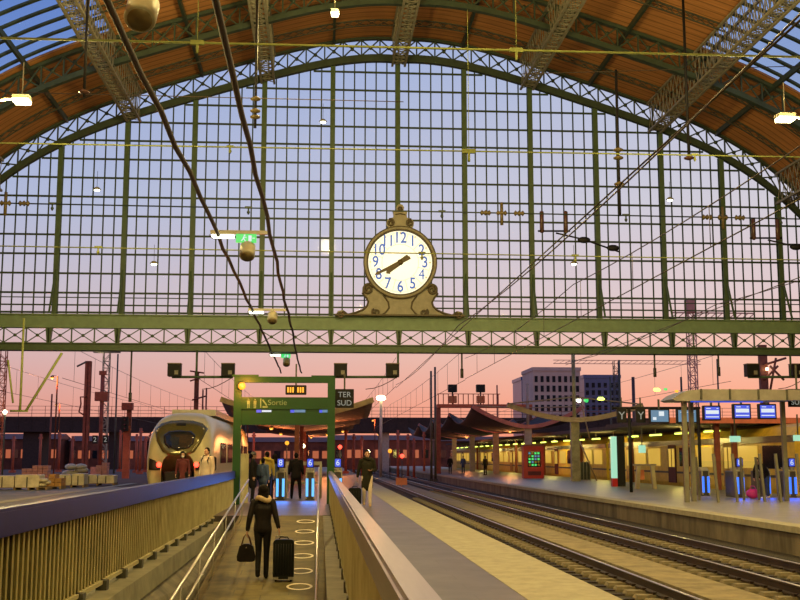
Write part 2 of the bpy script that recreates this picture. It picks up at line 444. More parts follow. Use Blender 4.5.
# rails
def rail_at(x, label):
    b = MB()
    z0 = -.58
    prof = [(-.07, 0), (.07, 0), (.07, .02), (.012, .04), (.012, .12), (.036, .135), (.036, .165), (-.036, .165), (-.036, .135), (-.012, .12), (-.012, .04), (-.07, .02)]
    pts = [(x+a, 5, z0+c) for a, c in prof]
    b.prism(pts, (0, 175, 0), 0)
    b.box(x-.033, x+.033, 5, 180, z0+.165, z0+.172, 1)
    tag(b.build('rail', ['rail', 'railtop']), label, 'rail', 'running rails')
RX = [3.95, 5.42, 7.56, 9.12]
rail_at(RX[0], 'dark steel rail close under the near platform edge')
rail_at(RX[1], 'steel rail bordering the near side of the pale walkway strip')
rail_at(RX[2], 'steel rail bordering the far side of the pale walkway strip')
rail_at(RX[3], 'steel rail nearest the stained wall of the far platform')
# sleepers (twin-block)
def sleeper(gauge_mid, label, group):
    b = MB()
    for s in (-1, 1):
        c = s*.76
        vs = []
        for z, k in ((0, 1.0), (.10, .96), (.15, .80)):
            for sx, sy in ((-1,-1),(1,-1),(1,1),(-1,1)): vs.append((c+sx*.42*(1 if z < .12 else .93), sy*.125*k, z))
        b.add(vs, [(0,1,5,4),(1,2,6,5),(2,3,7,6),(3,0,4,7),(4,5,9,8),(5,6,10,9),(6,7,11,10),(7,4,8,11),(8,9,10,11),(3,2,1,0)])
        for t in (-1, 1): b.box(c+t*.1-.035, c+t*.1+.035, -.06, .06, .15, .19, 1)
    b.box(-.4, .4, -.02, .02, .05, .09, 1)
    o = b.build('sleeper', ['sleeper', 'rail']); tag(o, label, 'sleeper', group)
    return o
def sleepers(mid, y0, y1, label, group):
    o = sleeper(mid, label, group); n = int((y1-y0)/.6)
    for i in range(n):
        q = o if i == 0 else copy_tree(o)
        q.location = (mid, y0+i*.6, -.725)
sleepers((RX[0]+RX[1])/2, 9, 62, 'pale twin-block concrete sleeper under the near track beside the platform edge', 'sleepers of the near track')
sleepers((RX[2]+RX[3])/2, 14, 75, 'pale twin-block concrete sleeper under the far track in front of the stained wall', 'sleepers of the far track')
# floor rings on the ramp
def ring_mark(y, label):
    b = MB(); n = 40; x = -.36; sl = RS
    R, r = .245, .20
    for k in range(n):
        a, c = 2*PI*k/n, 2*PI*(k+1)/n
        q = lambda rr, t, dz: (x+rr*math.cos(t), y+rr*1.25*math.sin(t), zr(y+rr*1.25*math.sin(t))+dz)
        b.add([q(R,a,.006), q(R,c,.006), q(r,c,.006), q(r,a,.006), q(R,a,.0), q(R,c,.0), q(r,c,.0), q(r,a,.0)], [(0,1,2,3),(0,4,5,1),(2,6,7,3)])
    tag(b.build('floor_ring', 'ring'), label, 'floor marking', 'white rings painted along the ramp')
ords = ['white floor ring farthest up the ramp, next to the blue lit floor', 'second white floor ring down the ramp from the ticket gates', 'third white floor ring down the ramp, level with the woman\'s jacket',
        'fourth white floor ring down the ramp, level with the suitcase top', 'fifth white floor ring, beside the middle of the suitcase', 'sixth white floor ring, beside the suitcase wheels', 'white floor ring nearest the camera at the bottom of the ramp']
for y, l in zip((30.3, 28.5, 26.7, 24.9, 23.1, 21.5, 19.8), ords): ring_mark(y, l)

# ------------------------------------------------------------------ ramp railings and handrails
def railing(xin, xout, y0, y1, ztop, band, zbot, label, side, capm, slatm='slat'):
    t = thing('slatted_railing', label, 'railing', ((xin+xout)/2, y0, zbot))
    b = MB(); x0, x1 = min(xin, xout), max(xin, xout)
    b.box(x0, x1, y0, y1, ztop-.03, ztop); b.box(xin-.012, xin+.012, y0, y1, ztop-band, ztop-.03)
    b.box(xout-.012, xout+.012, y0, y1, ztop-band*.6, ztop-.03)
    b.build('cap_rail', capm, t)
    b = MB(); n = int((y1-y0)/.19); xm = xin+(xout-xin)*.35; d = -.035 if xout > xin else .035
    for i in range(n):
        y = y0+.05+i*.19
        b.bar((xm-d, y, zbot+.02), (xm-d, y, ztop-band*.7), .165, .018, up=(.80 if d > 0 else -.80, .6, 0))
    b.build('slat_panel', slatm, t)
    b = MB(); xb = xm+(.05 if xout > xin else -.05); b.box(xb-.004, xb+.004, y0, y1, zbot+.02, ztop-.06); b.build('backing_sheet', slatm, t)
    b = MB(); b.box(xm-.02, xm+.05, y0, y1, zbot, zbot+.05)
    b.build('bottom_rail', slatm, t)
    y = y0+.6
    while y < y1:
        q = MB(); q.box(xm-.04, xm+.10 if xout < xin else xm+.05, y-.09, y+.09, zbot-.08, zbot+.05); q.bar((xm+(-.06 if xout < xin else .08), y, zbot-.02), (xm+(-.06 if xout < xin else .08), y, ztop-.04), .05)
        q.build('post', 'iron', t); y += 1.5
    return t
railing(-2.88, -3.0, 6.0, 38.8, 1.13, .255, -.08, 'slatted metal railing with blue light painted on its capping along the left side of the ramp', 1, 'cap')
railing(.30, .41, 1.2, 38.2, 1.13, .175, .07, 'slatted metal railing with brushed capping between the ramp and the right-hand platform', -1, 'capmetal')
def handrail(x, y0, y1, hs, label, lean):
    t = thing('handrail', label, 'handrail', (x, y0, zr(y0)))
    for h in hs:
        pts = [(x, y0, zr(y0)+h), (x, 31.2, zr(31.2)+h), (x, y1, max(zr(y1), 0)+h)]
        MB().tube(pts, .022, 8).build('rail_tube', 'steel', t)
    y = y0+1.0
    while y < y1:
        MB().tube([(x-lean, y, min(0, zr(y))+.02), (x-lean*.3, y, min(0, zr(y))+.15), (x, y, min(0, zr(y))+max(hs))], .011, 6).build('post', 'steelsoft', t)
        y += 2.6
    return t
handrail(-1.99, 8, 31.8, (.95, .58), 'double steel handrail along the left wall of the ramp', .10)
handrail(-.03, 8, 35.0, (1.0,), 'single bright steel handrail along the right edge of the ramp', -.0)

# ------------------------------------------------------------------ glazed end screen
tab = [((397,64),(397,64)), ((332,69),(464,72)), ((265,82),(528,89)), ((197,98),(594,108)), ((133,119),(658,138)), ((62,146),(721,166)), ((0,184),(780,199))]
XC = P(398, 100, YW).x
ax, az = [], []
for a, c in tab:
    p, q = P(*a, YW), P(*c, YW)
    ax.append((abs(p.x-XC)+abs(q.x-XC))/2); az.append((p.z+q.z)/2)
ax += [26.0]; az += [az[-1]-4.6]
cf = np.polyfit(ax, az, 4)
def zarch(x):
    return float(np.polyval(cf, abs(x-XC)))                           # underside of the lower chord
ARCH_D = 1.55                                                         # lower chord underside to roof boarding
zb0, zb1, zb2, zb3 = [P(400, y, 61).z for y in (353, 345.5, 331, 317.5)]
colpx = [-11, 55, 122, 190.6, 261, 331, 397.5, 465.5, 532.5, 599, 665, 726, 782]
colx = [P(px, 312, YW).x for px in colpx]; colx += [colx[-1]+3.2]
win = bpy.data.objects.new('window_1', None); COL.objects.link(win); win.location = (XC, YW, zb3); win['kind'] = 'structure'
for i, x in enumerate(colx[:-1]):
    b = MB(); zt = zarch(x)+.1
    b.box(x-.14, x+.14, YW-.25, YW-.20, zb3, zt); b.box(x-.025, x+.025, YW-.22, YW+.05, zb3, zt); b.box(x-.14, x+.14, YW+.02, YW+.06, zb3, zt)
    b.bar((x, YW-.22, zb3+2.6), (x, YW-1.35, zb3+.05), .10, .07)
    b.build('column', 'green', win)
b = MB(); zt_all = zarch(XC); z = zb3+.25
xl, xr = colx[0], colx[-1]
hz = []
while z < zt_all:
    lo, hi = xl, xr
    xs = np.linspace(xl, xr, 400); ok = [x for x in xs if zarch(x) > z]
    if ok: b.box(ok[0]-.05, ok[-1]+.05, YW-.06, YW+.01, z-.052, z+.052)
    hz.append(z); z += 1.085
for i in range(len(colx)-1):
    n = 6
    for j in range(1, n):
        x = colx[i]+(colx[i+1]-colx[i])*j/n
        b.box(x-.038, x+.038, YW-.05, YW, zb3, zarch(x)+.05)
b.box(xl, xr, YW-.06, YW, zb3+.62, zb3+.70); b.box(xl, xr, YW-.06, YW, zb3+1.05, zb3+1.10)
b.build('glazing_bars', 'mullion', win)
b = MB(); xs = np.linspace(xl, xr, 61)
for i in range(60):
    x0, x1 = xs[i], xs[i+1]
    b.add([(x0, YW+.02, zb3), (x1, YW+.02, zb3), (x1, YW+.02, zarch(x1)+1.4), (x0, YW+.02, zarch(x0)+1.4)], [(0,1,2,3)])
b.build('glass', 'glass', win)
# lower lattice girder
gx0, gx1 = XC-26.4, XC+26.4
gir = thing('lattice_girder', 'long green lattice girder spanning the hall under the glazed screen', 'girder', (XC, 61, zb0))
b = MB().box(gx0, gx1, 60.75, 60.82, zb2, zb3); b.box(gx0, gx1, 60.62, 62.2, zb3-.06, zb3); b.box(gx0, gx1, 60.66, 61.1, zb2, zb2+.06)
b.build('plate_girder', 'greenlight', gir)
b = MB().box(gx0, gx1, 60.62, 61.4, zb1-.06, zb1); b.box(gx0, gx1, 60.74, 60.84, zb0, zb1); b.box(gx0, gx1, 60.62, 61.4, zb0, zb0+.06)
b.build('bottom_chord', 'green', gir)
b = MB()
for i in range(len(colx)-1):
    for j in range(3):
        x0 = colx[i]+(colx[i+1]-colx[i])*j/3; x1 = colx[i]+(colx[i+1]-colx[i])*(j+1)/3
        b.bar((x0, 60.8, zb1), (x1, 60.8, zb2), .05, .04, up=(0,1,0)); b.bar((x0, 60.84, zb2), (x1, 60.84, zb1), .05, .04, up=(0,1,0))
        b.lathe([(0,-.03),(.09,-.03),(.09,.03),(0,.03)], ((x0+x1)/2, 60.8, (zb1+zb2)/2), 'y', 8)
        b.box(x0-.03, x0+.03, 60.74, 60.86, zb1, zb2)
    x = colx[i]
    MB().prism([(x-.09, 60.74, zb1), (x+.09, 60.74, zb1), (x+.17, 60.74, zb2), (x-.17, 60.74, zb2)], (0, .3, 0)).build('stiffener', 'green', gir)
b.build('lattice', 'green', gir)

# ------------------------------------------------------------------ roof
XH = 26.5
def lattice_arch(Y, label, ch=.28, uh=.18):
    t = thing('lattice_arch', label, 'roof arch', (XC, Y, zarch(XC+XH)))
    xs = np.linspace(XC-XH+.1, XC+XH-.1, 107)
    lo = MB(); up = MB(); la = MB()
    for i in range(len(xs)-1):
        a, c = xs[i], xs[i+1]; za, zc = zarch(a), zarch(c)
        lo.add([(a,Y-.16,za),(a,Y+.16,za),(a,Y+.16,za+ch),(a,Y-.16,za+ch),(c,Y-.16,zc),(c,Y+.16,zc),(c,Y+.16,zc+ch),(c,Y-.16,zc+ch)], [(0,1,5,4),(1,2,6,5),(2,3,7,6),(3,0,4,7)])
        za += 1.48-uh; zc += 1.48-uh
        up.add([(a,Y-.14,za),(a,Y+.14,za),(a,Y+.14,za+uh),(a,Y-.14,za+uh),(c,Y-.14,zc),(c,Y+.14,zc),(c,Y+.14,zc+uh),(c,Y-.14,zc+uh)], [(0,1,5,4),(1,2,6,5),(2,3,7,6),(3,0,4,7)])
    ls = np.arange(XC-XH, XC+XH, 1.06)
    for i in range(len(ls)-1):
        a, c = ls[i], ls[i+1]
        la.bar((a, Y-.05, zarch(a)+ch-.02), (c, Y-.05, zarch(c)+1.50-uh), .08, .03, up=(0,1,0)); la.bar((a, Y+.05, zarch(a)+1.50-uh), (c, Y+.05, zarch(c)+ch-.02), .08, .03, up=(0,1,0))
        la.bar((a, Y, zarch(a)+ch-.02), (a, Y, zarch(a)+1.50-uh), .08, .08, up=(0,1,0))
        la.lathe([(0,-.07),(.10,-.07),(.10,.07),(0,.07)], ((a+c)/2, Y, (zarch(a)+zarch(c))/2+.85), 'y', 8)
    lo.build('lower_chord', 'greendark', t); up.build('upper_chord', 'greendark', t); la.build('lattice', 'greendark', t)
lattice_arch(61.75, 'curved lattice arch framing the top of the glazed end screen', .42, .15)
lattice_arch(53.5, 'curved lattice arch in front of the glazed screen, at the edge of the skylights')
lattice_arch(42, 'curved lattice roof arch nearest the camera, high above the clock hall')
SB = 3.72                                                             # purlin half-bay
def lattice_purlin(k, label):
    x = XC+k*SB; zt = zarch(x)+ARCH_D-.08; w_ = .36; y0, y1 = 20, 61.6; dz = 1.7
    t = thing('lattice_purlin', label, 'roof purlin', (x, y0, zt-dz))
    sl = (zarch(x+.5)-zarch(x-.5))
    c4 = MB()
    for sx in (-1, 1):
        for z in (zt, zt-dz): c4.box(x+sx*w_-.06, x+sx*w_+.06, y0, y1, z-.06, z+.06)
    c4.build('chords', 'ironlight', t)
    la = MB(); y = y0
    while y < y1-.5:
        for sx in (-1, 1):
            la.bar((x+sx*w_, y, zt), (x+sx*w_, y+.6, zt-dz), .07, .02, up=(1,0,0)); la.bar((x+sx*w_, y, zt-dz), (x+sx*w_, y+.6, zt), .07, .02, up=(1,0,0))
        la.bar((x-w_, y, zt-dz), (x+w_, y+.6, zt-dz), .07, .02); la.bar((x+w_, y, zt-dz), (x-w_, y+.6, zt-dz), .07, .02)
        la.bar((x-w_, y, zt-dz), (x+w_, y, zt-dz), .09, .03)
        y += .6
    la.build('lattice', 'ironlight', t)
for k, l in ((-6, 'lattice roof purlin outermost at the left, beyond the left skylight'), (-4, 'lattice roof purlin bordering the left skylight'), (-2, 'lattice roof purlin left of the central one'), (0, 'central lattice roof purlin running down to the screen above the clock'),
             (2, 'lattice roof purlin right of the central one'), (4, 'lattice roof purlin bordering the right skylight'), (6, 'lattice roof purlin outermost at the right, beyond the right skylight')):
    lattice_purlin(k, l)
for k, l in ((-5, 'thin plain purlin crossing the left skylight'), (-3, 'thin plain purlin between the left skylight purlin and the next lattice one'), (-1, 'thin plain purlin just left of the central lattice purlin'),
             (1, 'thin plain purlin just right of the central lattice purlin'), (3, 'thin plain purlin next inside the right skylight purlin'), (5, 'thin plain purlin crossing the right skylight')):
    x = XC+k*SB; z = zarch(x)+ARCH_D
    tag(MB().box(x-.07, x+.07, 20, 61.8, z-.30, z-.02).build('plain_purlin', 'greendark'), l, 'roof purlin')
# secondary ribs, following the boarding
def rib(Y, label):
    b = MB(); xs = np.linspace(XC-4*SB, XC+4*SB, 61) if Y < 53 else np.linspace(XC-XH, XC+XH, 81)
    for i in range(len(xs)-1):
        a, c = xs[i], xs[i+1]; za, zc = zarch(a)+ARCH_D, zarch(c)+ARCH_D
        b.bar((a, Y, za-.04), (c, Y, zc-.04), .10, .06); b.bar((a, Y, za-.36), (c, Y, zc-.36), .08, .05)
        b.bar((a, Y, za-.04), (c, Y, zc-.36), .035); b.bar((a, Y, za-.36), (c, Y, zc-.04), .035)
    tag(b.build('rib', 'iron'), label, 'roof rib')
rib(59.2, 'thin lattice rib on the boarding next to the glazed screen')
rib(56.2, 'thin lattice rib on the boarding just beyond the skylight arch')
rib(49.8, 'thin lattice rib between the skylights, next in front of the skylight arch')
rib(46.0, 'thin lattice rib between the skylights, nearest the camera')
# boarding
b = MB(); n = 106; xs = np.linspace(XC-XH, XC+XH, n+1)
def roofpatch(b, x0, x1, y0, y1, dz=0.0, th=.12):
    m = max(2, int((x1-x0)/.5)); q = np.linspace(x0, x1, m+1)
    for i in range(m):
        a, c = q[i], q[i+1]; za, zc = zarch(a)+ARCH_D+dz, zarch(c)+ARCH_D+dz
        b.add([(a,y0,za),(c,y0,zc),(c,y1,zc),(a,y1,za),(a,y0,za+th),(c,y0,zc+th),(c,y1,zc+th),(a,y1,za+th)], [(0,1,2,3),(7,6,5,4),(0,4,5,1),(2,6,7,3)])
roofpatch(b, XC-XH, XC+XH, 53.0, 62.1)
roofpatch(b, XC-4*SB+.2, XC+4*SB-.2, 15, 53.0); roofpatch(b, XC-XH, XC+XH, -60, 15)
roofpatch(b, XC-XH, XC-6.4*SB, 15, 53.0); roofpatch(b, XC+6.4*SB, XC+XH, 15, 53.0)
struct(b, 'ceiling', 'wood')
for n_, (x0, x1) in ((2, (XC-6.4*SB, XC-4*SB+.2)), (3, (XC+4*SB-.2, XC+6.4*SB))):
    wn = bpy.data.objects.new('window_%d' % n_, None); COL.objects.link(wn); wn.location = ((x0+x1)/2, 20, zarch((x0+x1)/2)); wn['kind'] = 'structure'
    b = MB(); roofpatch(b, x0, x1, 15, 53.0, .1, .02); b.build('skylight_glass', 'skyglass', wn)
    b = MB(); y = 52.4
    while y > 15:
        q = np.linspace(x0, x1, 13)
        for i in range(12): b.bar((q[i], y, zarch(q[i])+ARCH_D+.06), (q[i+1], y, zarch(q[i+1])+ARCH_D+.06), .22, .10)
        y -= 1.25
    b.build('glazing_bars', 'greendark', wn)
b = MB().box(XC-XH-.3, XC-XH, -60, 62.1, 0, zarch(XC-XH)+1.7); struct(b, 'wall_left_side', 'pink')
b = MB().box(XC+XH, XC+XH+.3, -60, 62.1, 3.4, zarch(XC+XH)+1.7); struct(b, 'wall_right_side', 'pink')
b = MB().box(XC-XH, XC+XH, -60.3, -60, -.7, 24); struct(b, 'wall_back', 'pink')

# ------------------------------------------------------------------ clock
CY = 60.55; cc = P(400, 263, CY); pxm = CY/FPX*1.012
clk = thing('station_clock', 'large illuminated round clock with scrolled cream base standing on the green girder', 'clock', (cc.x, CY, zb3))
R = 36.5*pxm
b = MB(); b.lathe([(R*.885,-.18),(R*.92,-.32),(R*.975,-.36),(R,-.28),(R,.28),(R*.9,.35),(R*.86,.35)], (cc.x, CY, cc.z), 'y', 64, ring=True); case = b.build('case', 'cream', clk)
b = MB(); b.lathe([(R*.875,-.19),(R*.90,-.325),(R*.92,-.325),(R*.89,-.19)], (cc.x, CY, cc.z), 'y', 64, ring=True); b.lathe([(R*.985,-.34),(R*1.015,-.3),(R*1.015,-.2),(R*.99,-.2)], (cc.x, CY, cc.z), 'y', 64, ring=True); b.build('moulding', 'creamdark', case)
b = MB(); b.lathe([(0,-.20),(R*.89,-.20),(R*.89,-.15),(0,-.15)], (cc.x, CY, cc.z), 'y', 64); dial = b.build('dial', 'dial', clk)
b = MB()
for rr in (.50, .82):
    b.lathe([(R*rr,-.206),(R*(rr+.008),-.206),(R*(rr+.008),-.201),(R*rr,-.201)], (cc.x, CY, cc.z), 'y', 64, ring=True)
for k in range(12):
    a = 2*PI*k/12+PI/12
    b.bar((cc.x+R*.5*math.sin(a), CY-.204, cc.z+R*.5*math.cos(a)), (cc.x+R*.82*math.sin(a), CY-.204, cc.z+R*.82*math.cos(a)), .02, .006, up=(0,1,0))
for k in range(12):
    a = 2*PI*k/12
    b.bar((cc.x+R*.79*math.sin(a), CY-.204, cc.z+R*.79*math.cos(a)), (cc.x+R*.85*math.sin(a), CY-.204, cc.z+R*.85*math.cos(a)), .05, .006, up=(0,1,0))
b.build('dial_lines', 'dialring', dial)
for k in range(1, 13):
    a = 2*PI*k/12; b = MB()
    add_text(b, str(k), (cc.x+R*.68*math.sin(a), CY-.21, cc.z+R*.68*math.cos(a)), .86, .008, sx=.84, bold=0 if k == 4 else .014)
    b.build('numeral', 'numeral', dial)
def hand(ang, L, tail, w0, w1, name, dy):
    b = MB(); a = math.radians(ang); d = V((math.sin(a), 0, math.cos(a))); n_ = V((d.z, 0, -d.x)); c = V((cc.x, CY-dy, cc.z))
    poly = [c-d*tail+n_*w0*.8, c-d*tail-n_*w0*.8, c-n_*w0, c+d*L*.8-n_*w1, c+d*L*.84-n_*w1*1.7, c+d*L, c+d*L*.84+n_*w1*1.7, c+d*L*.8+n_*w1, c+n_*w0]
    b.prism(poly, (0, -.05, 0)); b.lathe([(0,-.06),(w0*1.2,-.06),(w0*1.2,.0),(0,0)], tuple(c), 'y', 16)
    b.build(name, 'hand', clk)
hand(243, R*.80, R*.30, .11, .065, 'minute_hand', .26)
hand(231, R*.50, R*.28, .14, .10, 'hour_hand', .22)
def pxp(dx, dy, y=CY): return V((cc.x+dx*pxm, y, cc.z-dy*pxm))
def spiral(b, cx, cy, r0, turns, sgn, start, rad):
    pts = []
    for i in range(int(turns*20)+1):
        t = i/20*2*PI; r = r0*(1-.8*t/(turns*2*PI)); pts.append(pxp(cx+sgn*r*math.cos(t+start), cy-r*math.sin(t+start), CY-.22))
    b.tube(pts, rad, 6)
zb = (cc.z-zb3)/pxm                                                    # px from centre down to girder
half = [(0,30),(22,27),(27,22),(33,21),(37.5,25),(38,31),(34,36),(32,40),(33,44),(37,48),(44,51),(52,53.0),(57,48.5),(62,49.5),(64,53),(63.5,zb),(0,zb)]
base = bpy.data.objects.new('scroll_base', None)
b = MB()
full = [pxp(x, y, CY+.22) for x, y in half]+[pxp(-x, y, CY+.22) for x, y in half[::-1][1:-1]]
b.prism(full, (0, -.36, 0))
base = b.build('scroll_base', 'cream', clk)
for s in (-1, 1):
    b = MB()
    spiral(b, s*32, 27.5, 5.6, 1.6, -s, .4, .08)
    spiral(b, s*59.5, 53.0, 3.6, 1.4, s, 2.2, .06); spiral(b, s*24, 50.5, 4.2, 1.4, -s, 2.2, .06)
    b.tube([pxp(s*x, y, CY-.18) for x, y in ((38,31),(34,36),(32,40),(33,44),(37,48),(44,51),(52,53.0),(57,49.5))], .06, 6)
    b.tube([pxp(s*x, y, CY-.18) for x, y in ((17,33),(12,40),(11,46),(15,51),(19,54))], .05, 6)
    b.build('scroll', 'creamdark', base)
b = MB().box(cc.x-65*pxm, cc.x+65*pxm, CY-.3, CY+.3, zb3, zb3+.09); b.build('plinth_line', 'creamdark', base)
crest = [(0,-60),(2.4,-59.3),(4,-56.5),(3.4,-53.5),(2.4,-52.5),(5,-53.2),(7.5,-53.0),(6.6,-48.6),(7,-46),(9.5,-45.6),(12.5,-44),(14,-41),(13.4,-37.5),(12,-35.5),(14,-33),(0,-31)]
full = [pxp(x, y, CY+.15) for x, y in crest]+[pxp(-x, y, CY+.15) for x, y in crest[::-1][1:-1]]
b = MB(); b.prism(full, (0, -.3, 0)); fin = b.build('finial', 'cream', clk)
b = MB()
for s in (-1, 1): spiral(b, s*9.8, -40.5, 3.8, 1.4, s, 1.2, .06)
b.tube([pxp(0,-50,CY-.17), pxp(5,-49,CY-.17)], .04, 6); b.tube([pxp(0,-50,CY-.17), pxp(-5,-49,CY-.17)], .04, 6); b.ball(tuple(pxp(0,-55,CY-.1)), .16)
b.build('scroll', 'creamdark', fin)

# ------------------------------------------------------------------ overhead cables, wires
def overhead(x, h, y0, y1, r, label, m, cat='cable', wob=0.0, group=None, name='overhead_cable'):
    pts = []; n = int((y1-y0)/2.0)
    for i in range(n+1):
        y = y0+(y1-y0)*i/n; pts.append((x+wob*random.uniform(-1,1), y, CAMZ+h+wob*random.uniform(-1,1)))
    return tag(MB().tube(pts, r, 7).build(name, m), label, cat, group)
overhead(-2.66, 5.62, 6, 76, .05, 'thick black overhead cable running from upper left down past the exit sign', 'cable', wob=.035)
overhead(-1.32, 5.62, 6, 76, .05, 'thick black overhead cable running just right of the exit sign', 'cable', wob=.035)
def catenary(x, hc, hm, y0, y1, label, drop=True):
    t = thing('overhead_line', label, 'overhead line', (x, y0, CAMZ+hc))
    MB().tube([(x, y0, CAMZ+hc), (x, (y0+y1)/2, CAMZ+hc), (x, y1, CAMZ+hc)], .014, 6).build('contact_wire', 'wire', t)
    pts = []; nsp = 2
    sag = .5
    f = lambda y: CAMZ+hm-.6*sag*(1-abs(2*(((y-y0)/(y1-y0)*nsp) % 1)-1)**2)
    m = 24
    for i in range(m+1): pts.append((x, y0+(y1-y0)*i/m, f(y0+(y1-y0)*i/m-1e-4)))
    MB().tube(pts, .014, 6).build('messenger_wire', 'wire', t)
    if drop:
        y = y0+3
        while y < y1: MB().tube([(x, y, CAMZ+hc), (x, y, f(y))], .010, 4).build('dropper', 'wire', t); y += 6.0
catenary(4.72, 4.3, 4.5, 6, 70, 'overhead wire pair above the near track inside the hall', False)
catenary(8.3, 4.45, 5.65, 8, 64, 'overhead wire pair above the far track inside the hall')
catenary(14.2, 5.3, 5.45, 14, 64, 'overhead wire pair above the far platform at the right', False)
catenary(4.72, 4.4, 6.2, 70, 200, 'outdoor overhead line with droppers beyond the girder, above the near track')
catenary(8.3, 4.4, 6.2, 64, 200, 'outdoor overhead line with droppers beyond the girder, above the far track')
catenary(-6.9, 4.4, 6.3, 64, 200, 'outdoor overhead line with droppers above the parked train')
catenary(-14.5, 4.4, 6.4, 64, 200, 'outdoor overhead line with droppers left of the parked train')
catenary(-21, 4.3, 6.2, 64, 200, 'outdoor overhead line with droppers near the lattice tower at far left')
catenary(24, 4.4, 6.2, 64, 200, 'outdoor overhead line with droppers over the yellow train')
def span_wire(pl, pr, Y, r, m, label, fit=()):
    a, c = P(*pl, Y), P(*pr, Y); d = (c-a).normalized(); a2 = a-d*3; c2 = c+d*3
    t = thing('span_wire', label, 'span wire', tuple(a2))
    MB().tube([a2, c2], r, 7).build('wire', m, t)
    for px, kind in fit:
        u = (px-pl[0])/(pr[0]-pl[0]); q = a+(c-a)*u; s = Y/40
        b = MB()
        if kind == 'clamp':
            b.cbox((q.x, q.y, q.z+.02*s), .26*s, .10, .07*s); b.tube([(q.x, q.y, q.z), (q.x, q.y, q.z-.24*s)], .03*s, 6); b.ball((q.x, q.y, q.z-.16*s), .06*s, 8, 6)
            b.build('clamp', m, t)
        elif kind == 'insulator':
            for o in (-.7, .55): MB().lathe([(.03*s,-.2*s),(.11*s,-.14*s),(.05*s,-.07*s),(.11*s,0),(.05*s,.07*s),(.11*s,.14*s),(.03*s,.2*s)], (q.x+o*s, q.y, q.z), 'x', 10).build('insulator', 'insul', t)
            b.tube([(q.x-.1*s, q.y, q.z+.4*s), (q.x-.1*s, q.y, q.z-.45*s)], .06*s, 6)
            b.lathe([(.03*s,-.2*s),(.11*s,-.14*s),(.05*s,-.07*s),(.11*s,0),(.05*s,.07*s),(.11*s,.14*s),(.03*s,.2*s)], (q.x-.1*s, q.y, q.z), 'x', 10).build('clamp', 'insul', t)
        elif kind == 'hanger':
            b.tube([q, (q.x, q.y, q.z+5.5*s)], .012, 5); b.cbox((q.x, q.y, q.z), .5*s, .1, .16*s); b.tube([(q.x, q.y, q.z), (q.x, q.y, q.z-.4*s)], .05*s, 6)
            b.build('hanger', m, t)
span_wire((0,38), (800,57), 30, .034, 'wireyellow', 'uppermost lime coloured span pipe crossing the whole hall', ((190,'hanger'), (507,'hanger')))
span_wire((0,143), (800,157), 40, .030, 'wireyellow', 'lime span wire crossing at the level of the arch springing', ((222,'clamp'), (459,'hanger'), (690,'clamp')))
span_wire((0,203), (800,219), 52, .035, 'greendark', 'dark span wire crossing just above the clock', ((8,'insulator'), (50,'clamp'), (240,'clamp'), (432,'clamp'), (495,'insulator'), (619,'clamp'), (722,'insulator'), (780,'clamp')))
span_wire((0,246), (800,260), 42, .024, 'wireyellow', 'lowest lime span wire, crossing in front of the clock dial', ((94,'clamp'), (412,'clamp'), (567,'clamp')))
span_wire((0,92), (330,100), 44, .018, 'cable', 'thin dark stay wire in front of the roof boarding at upper left')
span_wire((590,72), (800,66), 46, .018, 'cable', 'thin dark stay wire in front of the roof boarding at upper right')
def hanging_rod(px, y0, y1, Y, label, ins):
    a, c = P(px, y0, Y), P(px, y1, Y); s = Y/1117
    a = V((c.x, c.y, a.z)); t = thing('hanging_rod', label, 'rod', tuple(c))
    MB().tube([a, c], 1.5*s, 7).build('rod', 'black', t)
    for q in ins:
        z = P(px, q, Y).z; MB().lathe([(1.5*s,-2.2*s),(5.0*s,-.8*s),(5.4*s,.4*s),(1.8*s,2.4*s)], (c.x, c.y, z), 'z', 14).build('insulator', 'brown' if len(ins) == 1 else 'insul', t)
hanging_rod(84, -6, 97, 29, 'black hanging rod with a small weight at upper left, over the roof boarding', (92,))
hanging_rod(255, -6, 128, 38, 'black hanging rod with insulators left of the central purlin', (99, 111, 117))
hanging_rod(620, 70, 216, 46, 'long black hanging rod with stacked yellow insulators right of the clock', (150, 158, 184))
hanging_rod(689, -6, 160, 46, 'black hanging rod under the right purlin', (158,))
# contact-line registration arms in front of the screen
def registration(c0, label, mirror=False, Y=55):
    q = lambda x, y: P(c0[0]+x, c0[1]+y, Y)
    t = thing('registration_arm', label, 'registration arm', tuple(q(0, 22)))
    b = MB(); b.tube([q(-4, 20), q(28, 20)], .05, 7); b.tube([q(14, 22), q(40, 28), q(78, 41)], .045, 7); b.build('arm', 'black', t)
    for x in (0, 24):
        b = MB(); z0, z1 = q(x, 0), q(x, 22); b.lathe([(.05,0),(.11,.05),(.11,(z0.z-z1.z)-.05),(.05,z0.z-z1.z)], tuple(z1), 'z', 10); b.build('insulator', 'brown', t)
    for x, y in ((42, 29), (71, 37)): MB().ball(tuple(q(x, y)), (.34, .14, .17), 10, 7).build('clevis', 'black', t)
registration((542, 211), 'black overhead-line registration arm with two upright insulators right of the clock')
registration((754, 218), 'black overhead-line registration arm at the right edge, in front of the screen')

